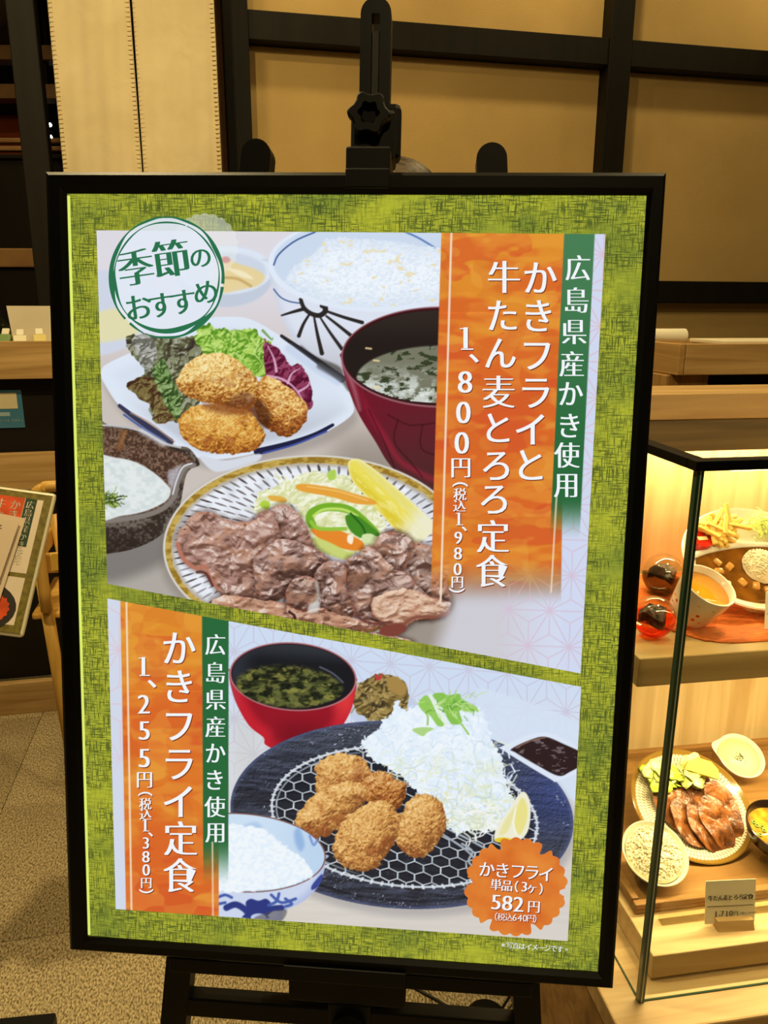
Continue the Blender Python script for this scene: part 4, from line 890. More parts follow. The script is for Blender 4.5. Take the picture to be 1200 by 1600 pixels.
# ------------------------------------------------------------------ lit poster on its easel
PO = np.array([-.05108, .71, .74284])
PX = np.array([.99736, -.07228, -.00927]); PX /= np.linalg.norm(PX)
PY = np.array([.01535, .13563, .99062]); PY -= PX * (PX @ PY); PY /= np.linalg.norm(PY)
PN = np.cross(PX, PY)
SW, SH = .58, .822                       # visible sheet
MP = Matrix(((PX[0], PY[0], PN[0], PO[0]), (PX[1], PY[1], PN[1], PO[1]), (PX[2], PY[2], PN[2], PO[2]), (0, 0, 0, 1)))
def layout(x, y):
    """poster layout units -> metres on the sheet (x right, y up)"""
    p = on_plane(x, y, PO, PN) - PO
    return p @ PX, p @ PY
box = thing('poster_light_box', 'large black framed backlit poster of fried oyster and beef tongue set meals', 'light box', M=MP)
# frame rails, mitred
FWL, FWR, FT, FB = .0205, .0165, .0205, .0165
def rail(pts, name='frame_rail'):
    n = 4; prof = [(0, -.022), (0, .003), (.18, .0058), (.72, .0058), (1, .002), (1, -.004)]   # (0 outer .. 1 inner), height
    V = []; (o0, o1, i0, i1) = pts
    for a, b_ in ((o0, i0), (o1, i1)):
        for t, z in prof: V.append((a[0] + (b_[0] - a[0]) * t, a[1] + (b_[1] - a[1]) * t, z))
    m = len(prof); F = [(i, i + 1, m + i + 1, m + i) for i in range(m - 1)] + [(m - 1, 0, m, 2 * m - 1), tuple(range(m))[::-1], tuple(range(m, 2 * m))]
    return obj(name, G().add(V, F), M_BLACK, box)
ox0, ox1, oy0, oy1 = -SW / 2 - FWL, SW / 2 + FWR, -FB, SH + FT
ix0, ix1, iy0, iy1 = -SW / 2, SW / 2, 0, SH
rail(((ox0, oy1), (ox1, oy1), (ix0, iy1), (ix1, iy1))); rail(((ox1, oy1), (ox1, oy0), (ix1, iy1), (ix1, iy0)))
rail(((ox1, oy0), (ox0, oy0), (ix1, iy0), (ix0, iy0))); rail(((ox0, oy0), (ox0, oy1), (ix0, iy0), (ix0, iy1)))
obj('back_panel', G().bbox(ox0 + .002, ox1 - .002, oy0 + .002, oy1 - .002, -.0225, -.006, .002), M_BLACK, box)
# woven green print of the sheet
def weave():
    m = bpy.data.materials.new('backlit_green_weave_print'); m.use_nodes = True; nt = m.node_tree; nt.nodes.clear(); N = nt.nodes.new; Lk = nt.links.new
    out = N('ShaderNodeOutputMaterial'); em = N('ShaderNodeEmission'); tc = N('ShaderNodeTexCoord')
    def noise(scale, det, seed):
        mp = N('ShaderNodeMapping'); mp.inputs['Scale'].default_value = scale; mp.inputs['Location'].default_value = (seed, seed * 1.7, 0); n = N('ShaderNodeTexNoise'); n.inputs['Scale'].default_value = 1; n.inputs['Detail'].default_value = det; n.inputs['Roughness'].default_value = .6
        Lk(tc.outputs['Object'], mp.inputs[0]); Lk(mp.outputs[0], n.inputs['Vector']); return n.outputs['Fac']
    def math_(op, a, b):
        q = N('ShaderNodeMath'); q.operation = op
        for i, v in enumerate((a, b)):
            if isinstance(v, (int, float)): q.inputs[i].default_value = v
            else: Lk(v, q.inputs[i])
        return q.outputs[0]
    def ramp(v, p0, p1):
        r = N('ShaderNodeMapRange'); r.interpolation_type = 'SMOOTHSTEP'; r.inputs[1].default_value = p0; r.inputs[2].default_value = p1; Lk(v, r.inputs[0]); return r.outputs[0]
    ver = ramp(noise((760, 62, 1), 2, 3.1), .47, .60); hor = ramp(noise((62, 760, 1), 2, 9.4), .47, .60)
    blot = noise((16, 22, 1), 3, 5.0); thr = math_('MAXIMUM', ver, hor)
    fib = math_('MULTIPLY', thr, ramp(blot, .20, .58))
    blot2 = ramp(noise((9, 14, 1), 4, 21.0), .40, .66)
    mx1 = N('ShaderNodeMixRGB'); mx1.inputs[1].default_value = L4((182, 186, 54)); mx1.inputs[2].default_value = L4((140, 152, 52)); Lk(blot2, mx1.inputs[0])
    mx2 = N('ShaderNodeMixRGB'); mx2.inputs[2].default_value = L4((52, 70, 34)); Lk(mx1.outputs[0], mx2.inputs[1]); Lk(math_('MULTIPLY', fib, .82), mx2.inputs[0])
    em.inputs[1].default_value = 1.0; Lk(mx2.outputs[0], em.inputs[0]); Lk(em.outputs[0], out.inputs[0]); return m
sheet = obj('printed_sheet', G().box(ix0, ix1, iy0, iy1, -.002, 0), weave(), box)
obj('edge_light', G().box(ix0 + .0002, ix0 + .0026, iy0 + .002, iy1 - .002, 0, .0012), glow('edge_lit_acrylic', (226, 240, 110)), box, label='thin glowing strip along the left edge')
# the two food photographs
def print_mat():
    m = bpy.data.materials.new('backlit_photo_print'); m.use_nodes = True; nt = m.node_tree; nt.nodes.clear()
    out = nt.nodes.new('ShaderNodeOutputMaterial'); em = nt.nodes.new('ShaderNodeEmission'); at = nt.nodes.new('ShaderNodeAttribute'); at.attribute_name = 'ink'
    nt.links.new(at.outputs['Color'], em.inputs[0]); nt.links.new(em.outputs[0], out.inputs[0]); return m
M_PRINT = print_mat()
def photo(name, quad, fn, step, label):
    q = np.array(quad, float); nx = int(max(np.linalg.norm(q[1] - q[0]), np.linalg.norm(q[2] - q[3])) / step) + 1; ny = int(max(np.linalg.norm(q[3] - q[0]), np.linalg.norm(q[2] - q[1])) / step) + 1
    u = np.linspace(0, 1, nx)[None, :, None]; v = np.linspace(0, 1, ny)[:, None, None]
    g = (q[0] * (1 - u) + q[1] * u) * (1 - v) + (q[3] * (1 - u) + q[2] * u) * v
    X, Y = g[..., 0], g[..., 1]; img = np.clip(fn(X, Y), 0, 1)
    sx, sy = layout(X, Y); co = np.stack([sx, sy, np.full(sx.shape, .0004)], -1).reshape(-1, 3)
    idx = np.arange(nx * ny).reshape(ny, nx); F = np.stack([idx[1:, :-1], idx[1:, 1:], idx[:-1, 1:], idx[:-1, :-1]], -1).reshape(-1, 4)
    me = bpy.data.meshes.new(name); me.vertices.add(len(co)); me.vertices.foreach_set('co', co.astype(np.float32).ravel())
    me.loops.add(F.size); me.loops.foreach_set('vertex_index', F.astype(np.int32).ravel()); me.polygons.add(len(F)); me.polygons.foreach_set('loop_start', np.arange(0, F.size, 4, dtype=np.int32)); me.polygons.foreach_set('loop_total', np.full(len(F), 4, np.int32)); me.update(calc_edges=True)
    a = me.attributes.new('ink', 'FLOAT_COLOR', 'POINT'); cl_ = np.ones((len(co), 4), np.float32); cl_[:, :3] = lin(img.reshape(-1, 3) * 255); a.data.foreach_set('color', cl_.ravel())
    me.materials.append(M_PRINT); o = bpy.data.objects.new(name, me); _link(o); o.parent = sheet; o['label'] = label; return o
photo('food_photo', [(151, 360), (946, 366), (907, 1052), (168, 912)], paint_top, 1.2, 'upper printed photo of fried oysters, soup, rice and grilled tongue')
photo('food_photo', [(168, 935), (908, 1073), (887, 1470), (181, 1420)], paint_bottom, 1.2, 'lower printed photo of fried oysters, cabbage, soup and rice')

def shape2d(name, P, F, m, z, label=None):
    P = np.asarray(P, float); sx, sy = layout(P[:, 0], P[:, 1]); g = G(); g.v = [(a, b_, z) for a, b_ in zip(sx, sy)]
    g.f = [tuple(f)[::-1] for f in F]
    return obj(name, g, m, sheet, label=label)
M_WINK = glow('white_ink', (244, 248, 252)); M_GINK = glow('green_ink', (44, 116, 78)); M_SINK = glow('brown_ink', (126, 52, 22)); M_SINK2 = glow('dark_green_ink', (30, 74, 44))
def lettering(items, m, shadow=None, z=.0010, **k):
    if shadow:
        k2 = dict(k); V, F = letters(items, **k2); shape2d('lettering_shadow', V + (1.3, 1.6), F, shadow, z - .0002)
    V, F = letters(items, **k); return shape2d('lettering', V, F, m, z)
def colm(text, pts, em, ex=1.0): return [(c, x, y, em, ex) for c, (x, y) in zip(text, pts)]
c_green1 = colm('広島県産かき使用', [(902.5, 418.6), (901, 469), (897, 519), (893, 568.6), (892, 615), (890, 665), (885.6, 711), (883.5, 758.6)], 44, .93)
lettering(c_green1, M_WINK, None)
lettering(colm('かきフライと', [(844.5, 434), (841, 493.6), (839, 556.6), (837, 614.5), (828, 671), (829, 726.5)], 58, .95), M_WINK, M_SINK)
lettering(colm('牛たん麦とろろ定食', [(787.5, 433), (785, 493), (782, 552), (779, 612), (778, 668.5), (775, 728), (771.6, 780.5), (770, 837.5), (769, 891.5)], 56, .95), M_WINK, M_SINK)
lettering([('1', 727.5, 528, 50), ('、', 740.5, 560, 48), ('8', 726.6, 597, 50, .95), ('0', 724, 644.5, 50, .95), ('0', 721.5, 692, 50, .95), ('円', 720, 731, 36, .95)], M_WINK, M_SINK)
lettering([('（', 719, 757, 26, 1, 90), ('税', 718.5, 772, 21), ('込', 718, 790, 21), ('1', 717, 810, 28), ('、', 725.4, 826, 26), ('9', 716, 840, 28, .95), ('8', 715.5, 864.5, 28, .95), ('0', 715, 889, 28, .95), ('円', 714.6, 909.5, 21), ('）', 714, 922, 26, 1, 90)], M_WINK, M_SINK)
lettering(colm('広島県産かき使用', [(336.8, 1006.5), (337.5, 1050.4), (337.5, 1093), (336.8, 1135), (337.5, 1176), (336, 1218), (336, 1260), (336, 1300.6)], 36, .93), M_WINK, None)
lettering(colm('かきフライ定食', [(281, 1012), (280.4, 1072), (280.4, 1135), (280.4, 1194), (278.5, 1252), (282.7, 1309), (282, 1366.5)], 59, .93), M_WINK, M_SINK)
lettering([('1', 224.7, 1040, 42), ('、', 238, 1068, 44), ('2', 225.3, 1100, 43, .95), ('5', 226, 1141, 43, .95), ('5', 226, 1184, 43, .95), ('円', 226.3, 1218, 29, .95),
           ('（', 227.5, 1240, 24, 1, 90), ('税', 227.5, 1255, 20), ('込', 228, 1271.5, 20), ('1', 227.5, 1288.5, 26), ('、', 235.8, 1303, 24), ('3', 228.5, 1316.5, 26, .95), ('8', 228.5, 1338, 26, .95), ('0', 229, 1358.5, 26, .95), ('円', 229, 1379, 19), ('）', 229, 1391.5, 24, 1, 90)], M_WINK, M_SINK)
# orange rosette
def ringpts(cx, cy, fr, n): return np.array([(cx + fr(2 * math.pi * i / n) * math.cos(2 * math.pi * i / n), cy + fr(2 * math.pi * i / n) * 1.0 * math.sin(2 * math.pi * i / n)) for i in range(n)])
NB = 26
def scal(t):
    q = 73 + 4.5 * abs(math.sin(NB / 2 * t))
    for h in range(6):
        d = (t - (h * math.pi / 3 + .12) + math.pi) % (2 * math.pi) - math.pi
        q -= 12 * math.exp(-(d / .072) ** 4)
    return q
def rose_mat():
    m = bpy.data.materials.new('orange_rosette_ink'); m.use_nodes = True; nt = m.node_tree; nt.nodes.clear()
    o = nt.nodes.new('ShaderNodeOutputMaterial'); e = nt.nodes.new('ShaderNodeEmission'); tc = nt.nodes.new('ShaderNodeTexCoord'); n = nt.nodes.new('ShaderNodeTexNoise'); r = nt.nodes.new('ShaderNodeValToRGB')
    n.inputs['Scale'].default_value = 22; n.inputs['Detail'].default_value = 3; r.color_ramp.elements[0].position = .35; r.color_ramp.elements[1].position = .66; r.color_ramp.elements[0].color = L4((214, 104, 40)); r.color_ramp.elements[1].color = L4((230, 140, 58))
    nt.links.new(tc.outputs['Object'], n.inputs['Vector']); nt.links.new(n.outputs['Fac'], r.inputs[0]); nt.links.new(r.outputs[0], e.inputs[0]); nt.links.new(e.outputs[0], o.inputs[0]); return m
P = ringpts(806, 1385, scal, 360); P = np.vstack([P, [(806, 1385)]]); F = [(i, (i + 1) % 360, 360) for i in range(360)]
shape2d('orange_rosette', P * (1.05, 1) - (806 * .05, 0), F, rose_mat(), .0007, 'orange scalloped price rosette')
kk = dict(z=.0013)
lettering([('か', 761, 1357, 26), ('き', 785, 1359, 26), ('フ', 809, 1361, 26), ('ラ', 831, 1362.5, 26), ('イ', 852.5, 1365, 26)], M_WINK, M_SINK, rot=3, **kk)
lettering([('単', 775, 1381, 19), ('品', 792, 1383, 19), ('（', 807, 1384, 19), ('3', 819, 1384.5, 22), ('ヶ', 831, 1388, 19), ('）', 845, 1388, 19)], M_WINK, M_SINK, rot=3, **kk)
lettering([('5', 775, 1408.5, 34), ('8', 792.5, 1410, 34), ('2', 810, 1412, 34), ('円', 834, 1416, 21)], M_WINK, M_SINK, rot=3, **kk)
lettering([('（', 775, 1431, 14), ('税', 783, 1431.5, 13), ('込', 795, 1432, 13), ('6', 804, 1432.5, 15), ('4', 812, 1433, 15), ('0', 820, 1433.5, 15), ('円', 829, 1434, 13), ('）', 836, 1434.5, 14)], M_WINK, M_SINK, rot=3, dx=.018, **kk)
lettering([(c, 786 + 9.9 * i, 1476 + .72 * i, 11.2) for i, c in enumerate('※写真はイメージです。')], M_WINK, None, rot=4, z=.0006, dx=.014)
# faint doily and the round green stamp
def dl(t): return 50 + 3 * abs(math.sin(11 * t))
P = ringpts(320, 386, dl, 264); P = np.vstack([P, [(320, 386)]]); shape2d('faint_doily', P, [(i, (i + 1) % 264, 264) for i in range(264)], glow('faint_white_ink', (244, 248, 240), 1, .30), .0006)
n = 96; P = [(261 + 88 * math.cos(2 * math.pi * i / n), 434 + 93 * math.sin(2 * math.pi * i / n)) for i in range(n)] + [(261, 434)]
shape2d('stamp_ground', P, [(i, (i + 1) % n, n) for i in range(n)], glow('translucent_white_ink', (230, 238, 250), 1, .84), .0009, 'pale round stamp ground')
def ring(r0x, r0y, r1x, r1y, gaps, wob, name):
    n = 220; P = []; F = []
    for i in range(n):
        t = 2 * math.pi * i / n; a = 1 + wob * math.sin(5 * t + 1) + wob * .7 * math.sin(13 * t); b_ = 1 - wob * math.sin(4 * t) - wob * .8 * math.sin(11 * t + 2)
        P += [(261 + r0x * a * math.cos(t), 434 + r0y * a * math.sin(t)), (261 + r1x * b_ * math.cos(t), 434 + r1y * b_ * math.sin(t))]
        if not any(abs((t - g0 + math.pi) % (2 * math.pi) - math.pi) < gw for g0, gw in gaps): k = (i + 1) % n; F.append((2 * i, 2 * i + 1, 2 * k + 1, 2 * k))
    return shape2d(name, P, F, M_GINK, .0012)
def brush(rx_, ry_, th_, gaps):
    n = 240; P = []; F = []
    for i in range(n):
        t = 2 * math.pi * i / n; h = th_(t) * 1.55; P += [(261 + (rx_ - h) * math.cos(t), 434 + (ry_ - h) * math.sin(t)), (261 + rx_ * math.cos(t), 434 + ry_ * math.sin(t))]; k = (i + 1) % n
        if not any(abs((t - g0 + math.pi) % (2 * math.pi) - math.pi) < gw for g0, gw in gaps): F.append((2 * i, 2 * i + 1, 2 * k + 1, 2 * k))
    shape2d('stamp_ring', P, F, M_GINK, .0012)
def lump(t, c, w_): return math.exp(-(((t - c + math.pi) % (2 * math.pi) - math.pi) / w_) ** 2)
brush(90.5, 95.5, lambda t: 1.8 + 3.6 * lump(t, 3.2, .45) + 2.2 * lump(t, -.35, .5) + 3.2 * lump(t, .9, .35) + .7 * math.sin(9 * t), [(2.32, .05), (.12, .03), (1.95, .03)])
brush(83, 87.5, lambda t: 1.4 + 4.2 * lump(t, 1.45, .5) + .5 * math.sin(7 * t) + 1.2 * lump(t, 3.0, .3), [(-1.2, .02)])
st = dict(dx=.046, rot=-8)
lettering([('季', 213, 418, 62, .93), ('節', 268, 404, 64, .93), ('の', 314, 404, 37)], M_GINK, None, z=.0014, **st)
lettering([('お', 218, 480, 45), ('す', 253, 477, 44), ('す', 287, 472, 44), ('め', 322, 457, 42)], M_GINK, None, z=.0014, **st)
# clear cover sheet
obj('cover_sheet', G().box(ix0 + .0005, ix1 - .0005, iy0 + .0005, iy1 - .0005, .0021, .0026), clear('cover_acrylic', (255, 255, 255), .06, 1.42, .45), box)

# ---- easel (same lean as the light box, local frame: x right, y up the slope, z out of the sheet)
low = -.0235                                          # just behind the light box
def floor_y(x, z):                                    # slope coordinate where the easel plane meets the floor
    return (0.0 - PO[2] - x * PX[2] - z * PN[2]) / PY[2]
ez = thing('display_easel', 'black metal display easel with a tall slotted mast and star knob', 'easel', M=MP)
def stad(w_, y0, y1, z0, z1, x, n=14):                # flat bar with a rounded top
    out = [(x - w_ / 2, y0), (x + w_ / 2, y0)] + [(x + w_ / 2 * math.cos(math.pi * i / n), y1 - w_ / 2 + w_ / 2 * math.sin(math.pi * i / n)) for i in range(n + 1)]
    return G().prism(out, z0, z1)
mast = G(); y0m = floor_y(.02, -.05) + .32
# slotted mast: rounded bar with a slot
mw, sw_ = .031, .0085; tip = 1.021
outp = [(-mw / 2, y0m), (-mw / 2, tip - mw / 2)] + [(-mw / 2 * math.cos(math.pi * i / 12), tip - mw / 2 + mw / 2 * math.sin(math.pi * i / 12)) for i in range(1, 12)] + [(mw / 2, tip - mw / 2), (mw / 2, y0m), (sw_ / 2, y0m), (sw_ / 2, tip - mw / 2), (-sw_ / 2, tip - mw / 2), (-sw_ / 2, y0m)]
bm = bmesh.new(); vs = [bm.verts.new((.02 + x, y, -.031)) for x, y in outp]; f = bm.faces.new(vs); r_ = bmesh.ops.extrude_face_region(bm, geom=[f]); bmesh.ops.translate(bm, verts=[q for q in r_['geom'] if isinstance(q, bmesh.types.BMVert)], vec=(0, 0, -.022)); bmesh.ops.recalc_face_normals(bm, faces=bm.faces[:]); bm.verts.index_update()
obj('mast', G().add([q.co[:] for q in bm.verts], [[q.index for q in f.verts] for f in bm.faces]), M_BLACK, ez); bm.free()
obj('slot_rail', G().box(.0165, .0235, y0m, tip - .028, -.046, -.040), mat('dark_grey_rail', (38, 37, 34), .5), ez)
clp = obj('clamp', G().bbox(-.003, .042, .862, .912, -.062, -.024, .004).bbox(.022, .047, .868, .925, -.062, -.040, .006), M_BLACKP, ez)
kn = G(); nk = 70; out = []
for i in range(nk):
    t = 2 * math.pi * i / nk; q5 = math.cos(6 * t + .5); rr = .0195 + .0028 * (q5 if q5 > -.4 else -.4 + .3 * (q5 + .4)); out.append((rr * math.cos(t), rr * math.sin(t)))
hole = []
V = []; F = []
lev = [(1.0, .0), (1.0, .010), (.9, .013), (.52, .013), (.47, .011), (.45, .004)]
for s_, z in lev: V += [(x * (s_ if s_ > .6 else s_), y * s_, z) for x, y in out]
for a in range(len(lev) - 1):
    for i in range(nk): k = (i + 1) % nk; F.append((a * nk + i, a * nk + k, (a + 1) * nk + k, (a + 1) * nk + i))
F.append(tuple(range((len(lev) - 1) * nk, len(lev) * nk))); F.append(tuple(range(nk))[::-1])
ko = obj('star_knob', G().add(V, F), M_BLACKP, ez, M=T(.0165, .904, -.024)); smooth_by_angle(ko, 40)
obj('knob_bore', G().lathe([(.0, .0045), (.0075, .0045), (.0075, .005)], 20), mat('bore_black', (8, 8, 8), .8), ko)
obj('top_grip', G().bbox(-.0035, .040, .8432, .866, -.045, .0075, .002).bbox(-.0035, .040, .826, .845, .006, .0095, .0015).bbox(-.006, .004, .852, .866, -.045, -.0235, .003), M_BLACKP, ez)
def legbar(xb, xt, yt, name):
    yb = floor_y(xb, -.04); dx = (xb - xt) / (yb - yt); out = []; w_ = .031; n = 12
    for i in range(n + 1):
        a = math.pi * i / n; out.append((xt + w_ / 2 * math.cos(a), yt - w_ / 2 + w_ / 2 * math.sin(a)))
    out += [(xb - w_ / 2, yb), (xb + w_ / 2, yb)]
    return obj(name, G().prism(out[::-1], -.052, -.0275), M_BLACK, ez)
def xl(y, xb0, xt): return xt + (xb0 - xt) * (.884 - y) / (.884 + .06)
ybl = floor_y(-.25, -.04)
legbar(xl(ybl, -.195, -.1015), -.1015, .885, 'leg'); legbar(xl(ybl, .2185, .141), .141, .881, 'leg')
cb = obj('crossbar', G().bbox(-.205, .225, -.060, -.040, -.050, -.026, .002), M_BLACK, ez)
obj('crossbar', G().bbox(-.198, .222, -.118, -.094, -.050, -.028, .002), M_BLACK, ez)
obj('crossbar', G().bbox(-.115, .155, .60, .63, -.0505, -.0285, .002), M_BLACK, ez)
hold = obj('bottom_holder', G().bbox(-.060, .078, -.083, -.022, -.056, -.0235, .002).bbox(-.060, .078, -.030, -.0175, -.0560, .008, .0015), M_BLACKP, ez)
obj('holder_lip', G().bbox(-.060, .078, -.0300, -.0120, .0075, .0105, .001), M_BLACKP, hold)
obj('lower_clamp', G().bbox(-.014, .038, -.135, -.083, -.056, -.026, .004), M_BLACKP, ez)
smooth_by_angle(obj('clamp_knob', G().lathe([(0, .012), (.012, .012), (.019, .008), (.02, 0), (.0, 0)], 26), M_BLACKP, ez, M=T(.012, -.112, -.026)))
# folding rear leg
inv = MP.inverted()
a_ = inv @ Vector((.01, .93, 1.30)); b_ = inv @ Vector((-.0, 1.28, .008))
obj('rear_leg', G().tube([tuple(a_), tuple(b_)], .010, 10), M_BLACK, ez, smooth=True)
obj('rear_hinge', G().bbox(.0, .04, a_.y - .03, a_.y + .03, a_.z - .012, -.053, .003), M_BLACK, ez)
# power cable and adapter
ca = [(-.045, .735, .675), (-.075, .75, .66), (-.05, .80, .64)]
M_CABLE = mat('black_cable', (14, 14, 13), .5)
cbx = thing('power_plug', 'black cable plug hanging under the left part of the poster frame', 'plug', tuple(PO + PX * -.075 + PY * -.062 + PN * -.058), 0)
obj('plug_body', G().bbox(-.022, .022, -.006, .006, -.006, .006, .003, RY(8)), M_BLACKP, cbx)
obj('cable', G().tube([(.02, 0, -.002), (.05, .012, -.012), (.10, .08, -.10), (.12, .25, -.45), (.16, .5, -.655)], .0026, 8), M_CABLE, cbx, smooth=True)
ad = at_z(760, 1590, .014)
adp = thing('power_adapter', 'round black power adapter on the carpet by the right easel leg', 'adapter', (float(ad[0]), float(ad[1]), 0), 0)
ab = obj('adapter_body', G().lathe([(.0, 0), (.040, 0), (.043, .006), (.043, .016), (.036, .024), (.0, .026)], 30), M_BLACKP, adp); smooth_by_angle(ab)
obj('cable', G().tube([(-.04, 0, .012), (-.10, .05, .006), (-.16, .09, .004), (-.25, .11, .004), (-.36, .10, .004)], .0028, 8), M_CABLE, adp, smooth=True)
obj('cable', G().tube([(.035, .02, .014), (.07, .06, .03), (.085, .075, .10), (.09, .06, .22), (.095, .0, .36)], .0028, 8), M_CABLE, adp, smooth=True)
# ------------------------------------------------------------------ glass display case of food samples
CA = math.radians(9.0)
CO = np.array([.362, .869, 0.0]); CX = np.array([math.cos(CA), math.sin(CA), 0]); CY = np.array([-math.sin(CA), math.cos(CA), 0])
def cw(x, y, z): return tuple(CO + CX * x + CY * y + np.array([0, 0, z]))          # case frame -> world
def cpy(px, py, ly):                                                               # layout point on a vertical plane of the case
    p = on_plane(px, py, CO + CY * ly, CY); d = p - CO; return float(d @ CX), ly, float(p[2])
def cpz(px, py, z):
    p = at_z(px, py, z); d = p - CO; return float(d @ CX), float(d @ CY), z
case = thing('display_case', 'glass fronted wooden display case with food samples, right of the poster', 'display case', tuple(CO), CA)
LZ = .5; W_ = 1.15; D_ = .53; TOPZ = 1.27
M_BASEW = wood('base_oak', (126, 92, 50), (168, 128, 76), 0)
obj('base_cabinet', G().bbox(-.03, W_, -.022, D_ + .03, .06, LZ - .035, .003), M_BASEW, case)
obj('plinth', G().box(-.01, W_, .02, D_, 0, .06), M_DARK, case)
obj('ledge', G().bbox(-.047, W_, -.045, D_ + .03, LZ - .035, LZ, .003), M_WOODP, case)
obj('back_board', G().bbox(-.07, W_, D_, D_ + .02, LZ + .001, 1.262, .002), M_WOODZ, case, label='pale wood back panel lit from above')
gt = .006
def pane(name, g): return obj(name, g, M_GLASS, case)
fp = pane('front_pane', G().box(gt, W_, 0, gt, LZ + .0005, TOPZ))
sp_ = pane('side_pane', G().box(0, gt, gt, D_ - .001, LZ + .0005, TOPZ))
obj('polished_edge', G().box(-.0008, .0080, -.0010, .0075, LZ + .0005, TOPZ), M_GEDGE, sp_, label='dark green polished corner edge'); obj('edge_glint', G().box(.0030, .0044, -.0013, -.0009, LZ + .001, TOPZ), mat('painted_edge_glint', (206, 220, 200), .2), sp_)  # pale strip paints the bright glint onto the dark glass corner
obj('pane_foot', G().box(.0, W_, .001, .0035, LZ, LZ + .0015), M_GEDGE, fp); obj('pane_foot', G().box(.001, .0035, 0, D_, LZ, LZ + .0015), M_GEDGE, sp_)
obj('top_rail', G().bbox(-.006, W_, -.006, .014, TOPZ - .002, TOPZ + .010, .001), M_BLACK, case)
obj('top_rail', G().bbox(-.006, .014, .0145, D_ - .001, TOPZ - .002, TOPZ + .010, .001), M_BLACK, case)
# valance over the back panel with its lamp strip
M_VAL = wood('shade_toned_oak', (96, 78, 46), (124, 102, 62), 0)  # oak coloured darker and greyer, painting in the valance's shade
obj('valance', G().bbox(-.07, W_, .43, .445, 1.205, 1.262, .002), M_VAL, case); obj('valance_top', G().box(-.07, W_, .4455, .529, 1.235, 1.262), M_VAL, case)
obj('header_board', G().bbox(-.09, W_, .425, .56, 1.2625, 1.307, .002), M_WOODX, case)
M_STRIP = glow('warm_lamp_strip', (255, 224, 150), 5)
def strip(y, z, tilt, power, x0=.05, x1=W_ - .05, w_=.014):
    s = obj('lamp_strip', G().bbox(x0, x1, y - w_ / 2, y + w_ / 2, z - .004, z, .001), M_STRIP, case)
    l = bpy.data.lights.new('case_lamp', 'AREA'); l.shape = 'RECTANGLE'; l.size = x1 - x0; l.size_y = w_; l.energy = power; l.color = (1, .80, .40)
    o = bpy.data.objects.new('case_lamp', l); _link(o); o.parent = case; o.location = ((x0 + x1) / 2, y, z - .006); o.rotation_euler = (math.radians(tilt), 0, 0); return s
strip(.487, 1.2345, -14, 5.6); strip(.018, TOPZ - .003, 30, 2.6)
# upper shelf
SHZ, SHF, SHX = .945, .172, .046
M_SHELF = wood('shelf_oak_dimmed', (150, 122, 76), (190, 160, 106), 0)  # whole board toned darker so its front edge looks shaded
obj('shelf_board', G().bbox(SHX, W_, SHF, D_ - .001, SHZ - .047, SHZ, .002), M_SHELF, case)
strip(.20, SHZ - .048, -6, 9.0, .08)

def tilt_frame(x, y, z, elev, roll=0.0, yaw=0.0):
    """matrix whose z axis (dish normal) faces the case front, raised by elev degrees"""
    e = math.radians(elev); ya = math.radians(yaw); front = -CY * math.cos(ya) + CX * math.sin(ya)
    n = front * math.cos(e) + np.array([0, 0, 1]) * math.sin(e)
    return frame(cw(x, y, z), tuple(CX), tuple(n)) @ RZ(roll)
def bump_mesh(nx, ny, fz, outline, thick=0.0):
    """grid over an outline radius function; fz(u,v,x,y) -> height"""
    V = [(0, 0, fz(0, 0))]; F = []
    for j in range(1, ny + 1):
        r = j / ny
        for i in range(nx):
            t = 2 * math.pi * i / nx; R = outline(t); x, y = r * R * math.cos(t), r * R * math.sin(t); V.append((x, y, fz(x, y)))
    for i in range(nx): F.append((0, 1 + i, 1 + (i + 1) % nx))
    for j in range(ny - 1):
        for i in range(nx): a = 1 + j * nx + i; b_ = 1 + j * nx + (i + 1) % nx; F.append((a, a + nx, b_ + nx, b_))
    if thick:
        n = len(V); V += [(x, y, z - thick) for x, y, z in V]; F += [tuple(q + n for q in f)[::-1] for f in F]
        o_ = 1 + (ny - 1) * nx
        for i in range(nx): k = (i + 1) % nx; F.append((o_ + k, o_ + i, o_ + i + n, o_ + k + n))
    return G().add(V, F)
def sn(x, y, s=0): return float(fbm(np.array([x]), np.array([y]), 3, s)[0]) - .5
def acrylic_stand(x, y, z, wd, dp, ht, label, group='clear acrylic dish stands'):
    t = thing('acrylic_stand', label, 'stand', cw(x, y, z), CA, group)
    h = .003
    obj('foot_plate', G().box(-wd / 2, wd / 2, -dp / 2, dp / 2, 0, h), M_ACRYL, t)
    obj('back_plate', G().box(-wd / 2, wd / 2, dp / 2 - h, dp / 2, h, ht), M_ACRYL, t)
    obj('front_lip', G().box(-wd / 2, wd / 2, -dp / 2, -dp / 2 + h, h, .012), M_ACRYL, t); return t
rnd = random.Random(12)
